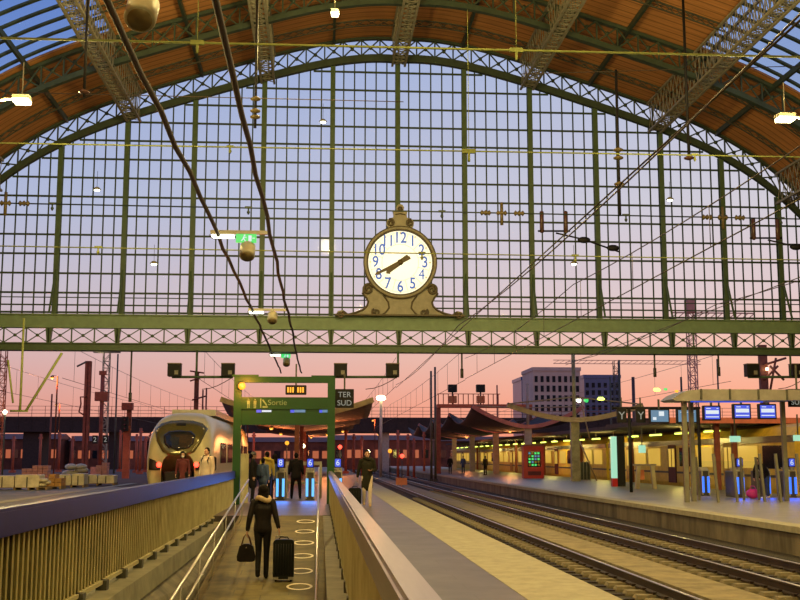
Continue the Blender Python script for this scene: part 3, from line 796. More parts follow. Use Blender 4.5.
# suspended light / exit sign / loudspeaker units on the cables
def unit(Y, label, tube=True, sign=True, h=5.62, sx=-1.9, cable_red=False):
    z = CAMZ+h+.03
    t = thing('suspended_fitting', label, 'light fitting', (-2, Y, z))
    MB().box(-2.85, -1.35, Y-.05, Y+.05, z, z+.09).build('bracket', 'steelsoft', t)
    if tube:
        b = MB(); b.box(-2.82, -2.24, Y-.09, Y+.09, z-.02, z+.02, 1); b.lathe([(0,0),(.05,.0),(.05,.56),(0,.56)], (-2.81, Y, z-.07), 'x', 10)
        b.build('tube_light', ['lampwhite', 'steelsoft'], t)
    if sign:
        b = MB(); b.box(-2.2, -1.68, Y-.04, Y+.04, z-.22, z); sg = b.build('exit_sign', 'lampgreen', t)
        b = MB(); y = Y-.048; x = -2.0
        b.ball((x+.02, y, z-.04), (.022, .006, .022), 8, 6); b.bar((x+.01, y, z-.07), (x-.01, y, z-.13), .035, .01, up=(0,1,0)); b.bar((x, y, z-.13), (x+.05, y, z-.19), .022, .01, up=(0,1,0)); b.bar((x-.01, y, z-.13), (x-.06, y, z-.18), .022, .01, up=(0,1,0))
        b.bar((x+.02, y, z-.08), (x+.07, y, z-.10), .02, .01, up=(0,1,0)); b.box(-1.88, -1.80, y-.004, y+.004, z-.19, z-.04); b.box(-1.78, -1.72, y-.004, y+.004, z-.12, z-.10)
        b.build('running_figure', 'screenwhite', sg)
    b = MB(); zz = z-.24 if sign else z-.06
    b.tube([(sx, Y, z), (sx, Y, zz-.02)], .03, 6)
    b.lathe([(0,-.20),(.17,-.21),(.195,-.18),(.195,.18),(.16,.21),(0,.21)], (sx, Y-.02, zz-.22), 'z', 24)
    tl_ = lambda lst: [(x, Y+(y-Y)*.77-(z-(zz-.22))*(-.64), (zz-.22)+(z-(zz-.22))*.77-(y-Y)*.64*1) for x, y, z in lst]
    nv0 = len(b.v)-6*24; b.v = b.v[:nv0]+tl_(b.v[nv0:])
    s_ = b.build('loudspeaker', 'cream', t)
    b = MB(); b.lathe([(0,-.225),(.15,-.22),(.15,-.19),(0,-.19)], (sx, Y-.02, zz-.22), 'z', 20); b.v = tl_(b.v); b.build('grille', 'insul', s_)
    b = MB()
    pts = [(-2.75+.10*math.sin(i*.7)-.02*i*.2, Y-.05, z-.02-.13*abs(math.sin(i*.45))) for i in range(10)]
    b.tube(pts, .010, 5); b.build('lead', 'cable', t)
    if cable_red: MB().tube([(-2.55, Y, z+.15), (-2.6, Y-.02, z-.05), (-2.54, Y, z-.12), (-2.58, Y, z+.1)], .03, 6).build('red_tag', 'red', t)
    return t
unit(13.2, 'suspended cream loudspeaker cut by the top edge of the picture at upper left', False, False, 5.62, -2.22, cable_red=True)
unit(28.3, 'large suspended fitting with white tube, green exit sign and loudspeaker, left of the clock')
unit(43.5, 'suspended fitting with white tube and loudspeaker hanging before the girder left of the clock', True, False)
unit(62.0, 'small suspended fitting with tube, exit sign and loudspeaker below the girder', True, True)

# hall lamps with real lights
def hall_lamp(loc, label, size=(.55, .3), power=900, tilt=0.0, arm=-1, group=None):
    t = thing('floodlight', label, 'floodlight', loc, group)
    x, y, z = loc; a, d = size
    b = MB(); b.box(x-a/2, x+a/2, y-d/2, y+d/2, z, z+.12); b.tube([(x+arm*a/2, y, z+.06), (x+arm*(a/2+.9), y, z-.1)], .05, 6) if arm else None; b.tube([(x, y, z+.1), (x, y, z+1.2)], .02, 5); b.build('housing', 'cream', t)
    b = MB(); b.box(x-a/2+.02, x+a/2-.02, y-d/2+.02, y+d/2-.02, z-.10, z); b.build('lens', 'lampyellow', t)
    light('lamp_light', 'POINT', (x, y, z-.5), (1, .76, .27), power, .5, parent=t)
LP = 4300
for (px, py, Y), lb, sz, arm in (((22,100,34), 'tilted yellow floodlight at far left, under the left skylight', (.5,.42), -1), ((785,118,34), 'tilted yellow floodlight at far right, under the right skylight', (.55,.42), 1), ((335,13,40), 'small bright floodlight hanging in front of the roof boarding near the top centre', (.30,.30), 0)):
    hall_lamp(tuple(P(px, py, Y)), lb, sz, LP, arm=arm)
for i, (x, y) in enumerate([(-12,14),(18,14),(4,22),(-12,-2),(4,2),(18,-2),(4,52),(-12,50),(20,50)]):
    if y < 30: hall_lamp((x, y, 15.5), 'yellow hall floodlight hanging high above the ramp and tracks, outside the photo', (.55,.42), LP, group='hall floodlights out of view')
for (px, py), l in (((97,189), 'small lamp added for a reflection high in the left part of the glazing'), ((323,121), 'small lamp added for a reflection in the glazing near the top'), ((154,263), 'small lamp added for a reflection low in the left part of the glazing'), ((670,199), 'small lamp added for a reflection high in the right part of the glazing'), ((574,263), 'small lamp added for a reflection low in the right part of the glazing')):
    q = P(px, py, 60); t = thing('reflection_lamp', l, 'lamp', tuple(q))  # added lamps stand in for lamp reflections on the glass
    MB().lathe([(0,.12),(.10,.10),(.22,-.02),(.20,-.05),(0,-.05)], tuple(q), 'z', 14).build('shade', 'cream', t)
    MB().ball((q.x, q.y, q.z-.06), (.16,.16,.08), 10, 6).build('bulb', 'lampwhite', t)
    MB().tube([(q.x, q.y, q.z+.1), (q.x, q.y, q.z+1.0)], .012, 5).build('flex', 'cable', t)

# hanging display boxes under the girder
def hang_boxes(x0, x1, xh, label, Y=60.0, yp=377, boxes=()):
    a, c = P(x0, yp, Y), P(x1, yp, Y); hp = P(xh, 353, Y)
    t = thing('box_hanger', label, 'hanger', (hp.x, Y, a.z))
    MB().tube([a, c], .07, 8).build('cross_pipe', 'green', t)
    MB().tube([(hp.x, Y, zb0), (hp.x, Y, a.z)], .06, 8).build('drop_pipe', 'green', t)
    m = MB(); pts = [V((a.x+(c.x-a.x)*k/8, Y-.1, a.z-.65*math.sin(PI*k/8))) for k in range(0, 9)]
    m.tube(pts[4:], .02, 5); m.build('slack_cable', 'cable', t)
    for px, lb in boxes:
        q = P(px, 377, Y); bx = thing('display_box', lb, 'display box', tuple(q))
        MB().rbox((q.x, Y, q.z+.36), .70, .5, .68, .04).build('housing', 'black', bx)
        MB().box(q.x-.36, q.x+.36, Y-.28, Y+.28, q.z+.68, q.z+.73).build('lid', 'insul', bx)
        MB().box(q.x+.02, q.x+.22, Y-.262, Y-.252, q.z+.12, q.z+.34).build('label_plate', 'ironlight', bx)
hang_boxes(172, 233, 197, 'green pipe hanger at the left carrying two black boxes', boxes=((174.5, 'black hanging display box left of the parked train\'s roof'), (228, 'black hanging display box at the left post of the green portal')))
hang_boxes(334, 397, 398, 'green pipe hanger right of the portal carrying two black boxes', boxes=((340.5, 'black hanging display box above the terminal sign by the portal'), (392.5, 'black hanging display box below the clock, next right of the portal')))
hang_boxes(748, 806, 790, 'green pipe hanger at the far right carrying two black boxes', boxes=((752, 'black hanging display box above the right gate shelter'), (797, 'black hanging display box cut by the right edge of the picture')))
for px, y1, l in ((130, 402, 'thin drop rod hanging from the girder at far left'), (462, 378, 'thin drop rod with a pointed foot hanging from the girder right of the clock'), (655, 377, 'thin drop rod hanging from the girder left of the shelter'), (719, 376, 'thin drop rod hanging from the girder above the shelter')):
    a = P(px, y1, 60.9); tag(MB().tube([(a.x, 60.9, a.z), (a.x, 60.9, (a.z+zb0)/2), (a.x, 60.9, zb0)], .05, 7).tube([(a.x, 60.9, a.z), (a.x, 60.9, a.z+.5)], .09, 7).build('drop_rod', 'iron'), l, 'rod')
# lime strut frame at far left
t = thing('cantilever_frame', 'tubular frame with lime light in its colour hanging in front of the girder at far left', 'frame', tuple(P(22, 412, 58)))
MB().tube([P(24, 318, 58), P(20, 412, 58)], .06, 7).build('upright', 'rod', t)
MB().tube([P(62, 353, 58), P(26, 411, 58)], .07, 7).build('brace', 'rod', t)
MB().tube([P(8, 360, 58), P(13, 403, 58)], .05, 7).build('stay', 'rod', t)
MB().tube([P(10, 411, 58), P(28, 411, 58)], .05, 7).build('foot_tube', 'rod', t)

# ------------------------------------------------------------------ green portal with signs
PY = 39.0
def px2x(px, Y): return P(px, 440, Y).x
XL, XR = px2x(237, PY), px2x(331, PY)
Z = lambda py, Y=PY: P(320, py, Y).z
po = thing('sign_portal', 'bright green steel portal with direction boards over the ticket gates', 'portal', ((XL+XR)/2, PY, 0))
for x in (XL, XR): MB().box(x-.13, x+.13, PY-.13, PY+.13, 0, Z(377.5)).build('post', 'portal', po)
MB().box(XL-.13, XR+.13, PY-.12, PY+.12, Z(383), Z(377)).box(XL-.2, XL+.7, PY-.1, PY+.1, Z(377.2), Z(375.2)).box(XR-.7, XR+.1, PY-.1, PY+.1, Z(377.2), Z(375.6)).build('top_beam', 'portal', po)
MB().box(XL+.13, XR-.13, PY-.12, PY+.1, Z(409.5), Z(397.5)).box(XL+.13, XR-.13, PY-.10, PY+.1, Z(425), Z(413.5)).box(XL+.13, XR-.13, PY-.08, PY+.1, Z(413.5), Z(409.5)).build('sign_board', 'portalboard', po)
b = MB()
add_text(b, 'Sortie', (px2x(277, PY), PY-.125, Z(403)), .26, .006, sx=1.05)
b.build('lettering', 'signgreen', po)
for px in (248, 254.5):
    b = MB()
    x = px2x(px, PY); z = Z(404); b.ball((x, PY-.125, z+.14), (.03,.01,.03), 8, 6); b.box(x-.05, x+.05, PY-.13, PY-.12, z-.02, z+.10); b.box(x-.04, x-.01, PY-.13, PY-.12, z-.16, z-.02); b.box(x+.01, x+.04, PY-.13, PY-.12, z-.16, z-.02)
    b.build('pictogram', 'signgreen', po)
b = MB(); x = px2x(263.5, PY); z = Z(403.5); b.box(x-.13, x-.09, PY-.13, PY-.12, z-.16, z+.16); b.box(x-.05, x+.13, PY-.13, PY-.12, z-.16, z-.10); b.bar((x-.05, PY-.125, z+.12), (x+.10, PY-.125, z-.08), .05, .01, up=(0,1,0))
b.build('pictogram', 'signgreen', po)
b = MB(); b.box(px2x(256, PY), px2x(261, PY), PY-.1, PY-.085, Z(412.8), Z(410), 0); b.box(px2x(261.5, PY), px2x(271, PY), PY-.1, PY-.085, Z(412.3), Z(410.4), 1)
b.box(px2x(290, PY), px2x(294, PY), PY-.1, PY-.085, Z(412.8), Z(410), 0); b.box(px2x(294, PY), px2x(305, PY), PY-.1, PY-.085, Z(412.6), Z(409.9), 2)
b.box(px2x(319, PY), px2x(322, PY), PY-.1, PY-.085, Z(412.8), Z(410), 0); b.box(px2x(322, PY), px2x(328, PY), PY-.1, PY-.085, Z(412.6), Z(409.9), 2)
b.build('led_strip', ['screenblue', 'screenwhite', 'screencyan'], po)
q = P(242, 386, PY-.35)
t = thing('sodium_lamp', 'glowing orange lamp at the top left corner of the green portal', 'lamp', tuple(q))
MB().ball(tuple(q), .13, 14, 9).build('globe', 'lamporange', t)
MB().tube([(q.x, q.y, q.z), (q.x, PY-.1, q.z+.1)], .04, 6).build('bracket', 'iron', t)
light('lamp_light', 'POINT', (q.x+.1, q.y-.5, q.z), (1, .30, .04), 150, .15, parent=t)
# amber LED display
q = P(296, 390, 43)
t = thing('led_display', 'small black display with amber digits behind the top beam of the green portal', 'display', (q.x, 43, q.z-.2))
MB().rbox((q.x, 43, q.z), .80, .2, .36, .03).build('housing', 'black', t)
b = MB()
for k in range(7):
    if k == 3: continue
    x = q.x-.30+k*.095; b.box(x-.03, x+.03, 42.885, 42.9, q.z-.10, q.z+.10)
b.build('digits', 'amber', t)
MB().box(q.x-.03, q.x+.03, 42.97, 43.03, q.z+.18, q.z+1.0).build('bracket', 'iron', t)
def board_sign(px, py, w_, h_, Y, lines, label, size, name='destination_sign', hang=1.2, kindm='black', cat='sign', textm='signwhite', rot=False):
    q = P(px, py, Y); t = thing(name, label, cat, (q.x, Y, q.z-h_/2))
    MB().rbox((q.x, Y, q.z), w_, .12, h_, .02).build('panel', kindm, t)
    for i, l in enumerate(lines):
        if not l: continue
        b = MB(); add_text(b, l, (q.x, Y-.065, q.z+h_*(.22 if len(lines) > 1 else 0)-i*h_*.44-.02), size, .004); b.build('lettering', textm, t)
    if hang: MB().box(q.x-.03, q.x+.03, Y-.02, Y+.02, q.z+h_/2, q.z+h_/2+hang).build('hanger', 'iron', t)
    return t
board_sign(344.5, 398.5, .66, .66, 39.5, ['TER', 'SUD'], 'black square sign reading TER SUD right of the green portal', .27, hang=.55)
board_sign(797, 398, .66, .66, 40, ['TER', 'SUD'], 'black square sign reading TER SUD cut by the right edge of the picture', .27, hang=.9)

# ------------------------------------------------------------------ ticket gates
def gate(px, Y, label, digit, stripm, head=True, hz=1.55):
    x = px2x(px, Y); t = thing('ticket_gate', label, 'ticket gate', (x, Y, 0), 'ticket gates')
    MB().rbox((x, Y+.6, .52), .34, 1.2, 1.04, .04).build('body', 'gatedark', t)
    b = MB(); b.prism([(x-.16, Y-.02, 1.03), (x+.16, Y-.02, 1.03), (x+.16, Y+.25, 1.18), (x-.16, Y+.25, 1.18)], (0, .5, 0)); b.box(x-.17, x-.11, Y-.03, Y+.02, .05, 1.02); b.box(x+.13, x+.17, Y-.03, Y+.02, .05, 1.02); b.build('top_cover', 'cream', t)
    for s in (-1, 1):
        MB().box(x+s*.11-.045, x+s*.11+.045, Y-.045, Y-.02, .14, .80).build('light_strip', stripm, t)
    if head:
        h = MB().rbox((x, Y+.05, 1.38), .28, .12, .36, .04).build('head', 'black', t)
        b = MB(); b.rbox((x, Y-.02, 1.38), .22, .02, .30, .03, mi=0); sc_ = b.build('screen', 'screenblue', h)
        b = MB(); add_text(b, digit, (x, Y-.034, 1.38), .30, .003); b.build('digit', 'screenwhite', sc_)
        MB().box(x-.05, x+.05, Y, Y+.1, 1.05, 1.22).build('neck', 'steelsoft', t)
    return t
gate(281, 42.5, 'ticket gate with screen 8 right of the waiting group, under the portal', '8', 'striplight')
gate(310.5, 42.5, 'ticket gate with screen 6 next to the right post of the portal', '6', 'striplight')
gate(338, 43.0, 'ticket gate just outside the right post of the portal, before the platform', '6', 'striplight')
gate(738.5, 44, 'ticket gate with screen 8 under the right-hand shelter', '8', 'stripblue')
gate(764.5, 44.5, 'ticket gate without a raised screen beside the bending person', '', 'stripblue', False)
gate(790.5, 44, 'ticket gate with screen 6 at the right edge of the picture', '6', 'stripblue')
gate(704, 46, 'ticket gate half hidden behind the posts at the left end of the shelter', '', 'stripblue', False)
t = thing('steel_screen', 'tall grey steel screen of upright slats beside the left portal post', 'screen', (px2x(243, 40.5), 40.5, 0))
for k, px in enumerate((240.5, 244, 247.5)): MB().box(px2x(px, 40.5)-.06, px2x(px, 40.5)+.06, 40.45, 40.55, 0, 1.72).build('slat', 'slat', t)
MB().box(px2x(239, 40.5), px2x(249, 40.5), 40.56, 40.6, .1, 1.65).build('sheet', 'steelsoft', t)
t = thing('barrier_rail', 'steel barrier with two rails linking the ticket gates behind the standing man', 'barrier', (px2x(300, 45), 45, 0))
MB().box(px2x(286, 45), px2x(322, 45), 44.96, 45.04, 1.28, 1.42).build('top_rail', 'steelsoft', t)
MB().box(px2x(286, 45), px2x(322, 45), 44.97, 45.03, .55, .64).build('lower_rail', 'steelsoft', t)
for px in (287, 321): MB().box(px2x(px, 45)-.05, px2x(px, 45)+.05, 44.95, 45.05, 0, 1.3).build('post', 'steelsoft', t)
# slanted glass screens in front of the right gates
for px, Y, l in ((714, 39.5, 'leaning glass gate screen on two posts at the left end of the right gates'), (733, 39.8, 'leaning glass gate screen between the left posts and the screen 8 gate'), (760, 40, 'leaning glass gate screen right before the bending person'), (776, 39.6, 'leaning glass gate screen right of the bending person'), (797, 39.2, 'leaning glass gate screen at the right edge of the picture')):
    x = px2x(px, Y); t = thing('glass_screen', l, 'glass screen', (x, Y, 0), 'glass screens of the right gates')
    MB().bar((x+.04, Y-.1, 0), (x-.09, Y-.1, 1.72), .08, .10, up=(0,1,0)).build('front_post', 'postgrey', t)
    MB().bar((x+.04, Y+1.9, 0), (x-.04, Y+1.9, 1.6), .07, .1, up=(0,1,0)).build('rear_post', 'postgrey', t)
    MB().box(x-.03, x-.015, Y, Y+1.9, .25, 1.45).build('pane', 'glass', t)
# shelter over the right gates
SX0 = px2x(667, 40); SX1 = px2x(792, 40)+.1
sh = thing('gate_shelter', 'aluminium roofed shelter with rounded end over the right-hand ticket gates', 'shelter', ((SX0+SX1)/2, 42, 0))
zA = P(700, 396, 40).z
b = MB(); prof = [(0,-.16),(.25,.02),(.6,.16),(1.1,.2)]+[(SX1-SX0, .2), (SX1-SX0, -.18), (.5,-.22), (.15,-.22)]
b.prism([(SX0+a, 39.2, zA+c) for a, c in prof], (0, 1.5, 0)); b.build('roof', 'steelsoft', sh)
b = MB()
for k in range(1, 5): b.box(SX0+k*1.05-.03, SX0+k*1.05+.03, 39.15, 39.2, zA-.16, zA+.21)
b.build('roof_joints', 'iron', sh)
MB().box(SX0+.7, SX1-1.4, 39.3, 39.36, zA-.26, zA-.22).build('light_batten', 'screenblue', sh)
for x, y in ((px2x(685, 39.6), 39.6), (px2x(692, 40.5), 40.5), (px2x(784, 40.5), 40.5)): MB().box(x-.075, x+.075, y-.075, y+.075, 0, zA-.18).build('post', 'postgrey', sh)
# display screens
def screen(px, py, w_, h_, Y, label, m, detail):
    q = P(px, py, Y); t = thing('display_screen', label, 'screen', (q.x, Y, q.z-h_/2))
    h = MB().rbox((q.x, Y+.08, q.z), w_+.12, .2, h_+.12, .03).build('housing', 'black', t)
    s_ = MB().box(q.x-w_/2, q.x+w_/2, Y-.04, Y-.02, q.z-h_/2, q.z+h_/2).build('display', m, h)
    for (u0, u1, v0, v1) in detail: MB().box(q.x-w_/2+u0*w_, q.x-w_/2+u1*w_, Y-.05, Y-.04, q.z-h_/2+v0*h_, q.z-h_/2+v1*h_).build('text_block', 'screenwhite', s_)
    MB().box(q.x-.04, q.x+.04, Y+.05, Y+.12, q.z+h_/2, q.z+h_/2+.5).build('bracket', 'iron', t)
blu = ((.06,.94,.42,.72), (.06,.94,.14,.22), (.1,.4,.84,.90), (.8,.92,.84,.90))
screen(659.5, 416, .80, .52, 50, 'pale screen left of the shelter, with a map-like picture', 'screencyan', ((.45,.75,.5,.9), (.1,.3,.15,.4)))
screen(687, 416, .80, .52, 49, 'plain cyan screen behind the left shelter posts', 'screencyan', ((.1,.9,.8,.84),))
screen(712, 413, .64, .52, 47, 'bright blue departure screen with white lines, leftmost of the three under the shelter', 'screenblue', blu)
screen(742, 411.5, .64, .52, 46, 'bright blue departure screen with white lines, middle of the three under the shelter', 'screenblue', blu)
screen(767.5, 411.5, .64, .52, 46, 'bright blue departure screen with white lines, rightmost of the three under the shelter', 'screenblue', blu)
# platform letter signs Y
board_sign(621.5, 415.5, .44, .66, 51, ['Y'], 'black hanging sign with a white Y, the one nearer the tan column', .5, 'letter_sign', hang=.5)
board_sign(640.5, 415.5, .44, .66, 51, ['Y'], 'black hanging sign with a white Y, the one next to the screens', .5, 'letter_sign', hang=.5)
b = MB(); a, c = P(612, 408, 51), P(700, 408, 51); b.tube([a, c], .06, 7); 
for px in (629, 698): b.tube([P(px, 408, 51), (P(px, 408, 51).x, 51, 0)], .08, 8)
tag(b.build('sign_gantry', 'black'), 'dark gantry carrying the Y signs and pale screens', 'gantry')
board_sign(735, 439, .46, .26, 48, [''], 'small mint lit exit panel above the screen 8 gate', .2, 'exit_panel', hang=.9, kindm='panelmint')
board_sign(642, 449, .36, .40, 58, [''], 'small mint lit panel behind the ticket validator stand', .2, 'exit_panel', hang=.9, kindm='panelmint')
board_sign(798, 438, .40, .26, 48, [''], 'small mint lit exit panel at the right edge', .2, 'exit_panel', hang=.9, kindm='panelmint')
# info totem
q = PZ(618.5, 486.5); t = thing('info_totem', 'tall information totem with mint lit face on the far platform', 'totem', (q.x, q.y, 0))
MB().box(q.x-.08, q.x+.38, q.y-.1, q.y+.2, .0, 2.75).build('cabinet', 'black', t)
MB().box(q.x-.36, q.x-.08, q.y-.16, q.y+.15, .45, 2.72).build('lit_face', 'panelmint', t)
MB().box(q.x-.36, q.x-.08, q.y-.16, q.y+.15, 0, .45).build('base', 'red', t)
# validator stand
q = PZ(646, 489); t = thing('validator_stand', 'grey ticket validator stand with two posts and a crossbar on the far platform', 'stand', (q.x, q.y, 0))
for s in (-1, 1): MB().bar((q.x+s*.45, q.y, 0), (q.x+s*.35, q.y, 1.2), .18, .2, up=(0,1,0)).build('post', 'slat', t)
MB().box(q.x-.62, q.x+.55, q.y-.1, q.y+.1, 1.17, 1.25).build('crossbar', 'steelsoft', t)
MB().box(q.x-.2, q.x+.2, q.y+.9, q.y+.95, .45, .95).build('notice_board', 'orangeboard', t)
# red kiosk
q = PZ(534, 478.5); kx, ky = q.x, q.y; k_ = ky/FPX
t = thing('vending_kiosk', 'red vending kiosk with a lit glass front under the canopy of the far platform', 'kiosk', (kx, ky, 0))
w_ = 20*k_; h_ = 32*k_
MB().rbox((kx, ky+.45, h_/2), w_, .9, h_, .06).build('cabinet', 'red', t)
MB().box(kx-.30*w_, kx+.36*w_, ky-.03, ky+.02, .36*h_, .84*h_).build('glass_front', 'darkglass', t)
b = MB(); random.seed(3)
for i in range(4):
    for j in range(5): b.box(kx-.26*w_+i*.15*w_, kx-.26*w_+i*.15*w_+.10*w_, ky-.045, ky-.03, .39*h_+j*.09*h_, .39*h_+j*.09*h_+.06*h_, random.randrange(3))
b.build('goods', ['yellowcloth', 'screencyan', 'lampgreen'], t)
MB().box(kx-.30*w_, kx+.36*w_, ky-.04, ky+.0, .10*h_, .22*h_).build('tray', 'winecloth', t)
MB().box(kx-.52*w_, kx+.52*w_, ky-.06, ky+.95, h_, h_+.12).build('hood', 'redrust', t)

# ------------------------------------------------------------------ canopies
def canopy(xc, Y0, amp, label, columnm, beamm, mast, L=16.6, W=4.6, shell=True, shellm='canopydark', cw=.28):
    t = thing('canopy_shell', label, 'platform canopy', (xc, Y0, 0))
    nu, nv = 18, 10; vs = []; 
    zf = lambda u, v: 4.0+amp*abs(u)**1.7*(1-.62*math.sin(PI*v)) - .15*math.sin(PI*v)
    b = MB()
    for top in (0, .16):
        for j in range(nv+1):
            for i in range(nu+1):
                u = -1+2*i/nu; v = j/nv; vs.append((xc+u*W, Y0+v*L, zf(u, v)+top))
    n1 = (nu+1)*(nv+1); fs = []
    for j in range(nv):
        for i in range(nu):
            a = j*(nu+1)+i; fs.append((a, a+nu+1, a+nu+2, a+1)); fs.append((n1+a, n1+a+1, n1+a+nu+2, n1+a+nu+1))
    for i in range(nu): fs.append((i, i+1, n1+i+1, n1+i)); a = nv*(nu+1)+i; fs.append((a+1, a, n1+a, n1+a+1))
    for j in range(nv): a = j*(nu+1); fs.append((a+nu+1, a, n1+a, n1+a+nu+1)); a += nu; fs.append((a, a+nu+1, n1+a+nu+1, n1+a))
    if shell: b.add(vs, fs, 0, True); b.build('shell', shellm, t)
    pts = [(xc-W+2*W*i/24, Y0-.05, zf(-1+2*i/24, 0)+.05) for i in range(25)]
    b = MB()
    for i in range(24): b.bar(pts[i], pts[i+1], .22, .32)
    b.build('edge_beam', beamm, t)
    MB().box(xc-cw, xc+cw, Y0+.1, Y0+.5, 0, 4.1).build('column', columnm, t)
    if mast:
        m = MB().tube([(xc, Y0+.3, 4.0), (xc, Y0+.3, mast)], .13, 8); m.build('mast', columnm, t)
        b = MB()
        for s in (-1, 1): b.tube([(xc, Y0+.3, 5.6), (xc+s*W, Y0, zf(s, 0)+.1)], .05, 6)
        b.build('tie_rods', 'canopybeam', t)
for i in range(5):
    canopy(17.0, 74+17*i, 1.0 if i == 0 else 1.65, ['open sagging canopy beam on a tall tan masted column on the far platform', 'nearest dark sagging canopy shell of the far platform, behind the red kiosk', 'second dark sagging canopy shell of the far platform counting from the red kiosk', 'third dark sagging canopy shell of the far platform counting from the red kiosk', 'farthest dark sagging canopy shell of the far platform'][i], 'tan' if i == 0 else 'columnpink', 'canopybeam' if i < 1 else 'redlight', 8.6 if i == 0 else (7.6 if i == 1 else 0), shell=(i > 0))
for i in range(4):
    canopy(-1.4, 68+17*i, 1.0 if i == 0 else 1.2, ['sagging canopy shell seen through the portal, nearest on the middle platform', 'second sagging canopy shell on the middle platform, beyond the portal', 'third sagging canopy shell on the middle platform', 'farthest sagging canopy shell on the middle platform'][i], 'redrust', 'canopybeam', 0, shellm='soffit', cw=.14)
q = PZ(583, 480.5); t = thing('hoarding', 'low grey green mesh hoarding wrapped around the foot of the tan column', 'hoarding', (q.x, q.y, 0))
MB().box(q.x-.65, q.x+.5, q.y-.04, q.y+.04, .05, 1.25).build('mesh_panel', 'hoarding', t)
for k in range(6): MB().box(q.x-.65+k*.23-.02, q.x-.65+k*.23+.02, q.y-.08, q.y+.08, 0, 1.32).build('post', 'slat', t)
t = thing('raking_props', 'pair of pale raking props leaning against the tan column', 'prop', (q.x, q.y+1.2, 0))
for a, c in (((580, 398), (590, 440)), ((579, 440), (597, 481))): MB().tube([P(*a, q.y-.5), P(*c, q.y-.5)], .05, 7).build('prop', 'canopybeam', t)
for (px, py), m, l in (((579,401), 'lampwhite', 'small white lamp on the tan column'), ((586.5,401), 'lampgreen', 'small green lamp right of the tan column'), ((601,399), 'lamplime', 'small lime lamp in front of the blue office block'), ((657,390), 'lamplime', 'small lime lamp left of the shelter roof tip'), ((666,389.5), 'lampgreen', 'small green lamp on the shelter roof tip'), ((677,391.5), 'lamporange', 'small orange lamp added for a reflection under the shelter roof tip')):
    q2 = P(px, py, 38.9 if px > 660 else 73); s = .05 if px > 660 else .13  # the orange one is added for a reflection on the shelter tip
    tag(MB().ball(tuple(q2), (s*2 if m == 'lamplime' else s, s, s*.8), 10, 7).box(q2.x-s, q2.x+s, q2.y, q2.y+s*2, q2.z-.02, q2.z+s).build('signal_lamp', ['lamp' + m[4:] if m.startswith('lamp') else m] if px != 677 else ['amber']), l, 'lamp')

# yellow train and its platform roof, at the right
tr = thing('passenger_train', 'yellow cream passenger train with lit windows standing beyond the far platform', 'train', (23, 50, -.4))
for c in range(4):
    y0 = 50+c*34
    cb = MB(); prof = [(21.7,-.35),(21.6,.1),(21.6,2.6),(21.9,3.0),(22.8,3.2),(23.7,3.0),(24.2,2.6),(24.2,.1),(24.1,-.35)]
    cb.prism([(a, y0, z) for a, z in prof], (0, 33.2, 0)); car = cb.build('carriage', 'yellowcar', tr)
    for k in range(10):
        y = y0+1.2+k*3.2
        if k % 3 == 2:
            dd = MB().box(21.55, 21.6, y, y+1.5, .05, 2.35).build('door', 'winecloth' if k % 2 else 'orange_goods', car)
            MB().box(21.53, 21.55, y+.2, y+.65, 1.0, 2.1).box(21.53, 21.55, y+.85, y+1.3, 1.0, 2.1).build('door_window', 'winyellow', dd)
        else:
            MB().box(21.56, 21.6, y, y+2.5, 1.05, 2.15).build('window', 'winyellow' if (k+c) % 4 else 'darkglass', car)
    MB().box(21.57, 21.61, y0, y0+33.2, .62, .74).build('stripe', 'iron', car); MB().box(21.56, 21.62, y0, y0+33.2, 2.28, 2.6).build('upper_band', 'gatedark', car)
    MB().box(21.8, 24.0, y0+2, y0+31, -.7, -.35).build('underframe', 'blackmatt', car)
pr = thing('platform_roof', 'dark flat platform roof with a fascia painted with pink light over the yellow train', 'platform roof', (22.5, 54, 0))
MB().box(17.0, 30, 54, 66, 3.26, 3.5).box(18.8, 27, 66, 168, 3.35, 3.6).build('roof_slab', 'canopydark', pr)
MB().box(17.0, 30, 53.9, 54, 3.24, 3.52).build('fascia', 'redlight', pr)
for y in (56, 75, 90, 105, 120, 135, 150): MB().box(20.9, 21.15, y-.12, y+.12, -.7, 3.4).build('post', 'redrust', pr)
for x in (18.0, 19.6): MB().box(x-.12, x+.12, 54.4, 54.64, 0, 3.3).build('post', 'redrust', pr)
tl = None
for i in range(24):
    y = 58+i*5.0
    if tl is None:
        tl = thing('tube_lamp', 'short lime tube lamp in the row above the yellow train', 'lamp', (20.6, y, 2.95), 'tube lamps above the yellow train')
        MB().box(-.05, .05, -1.1, 1.1, .03, .10).box(-.02, .02, -.03, .03, .1, .45).build('casing', 'slat', tl, True)
        MB().box(-.05, .05, -1.1, 1.1, -.05, .03).build('tube', 'lamplime', tl, True)
    else: copy_tree(tl, loc=(20.6, y, 2.95))
for y in (62, 80, 98, 118, 140): light('platform_tube_light', 'POINT', (20.2, y, 2.6), (1, .78, .2), 170, .3)

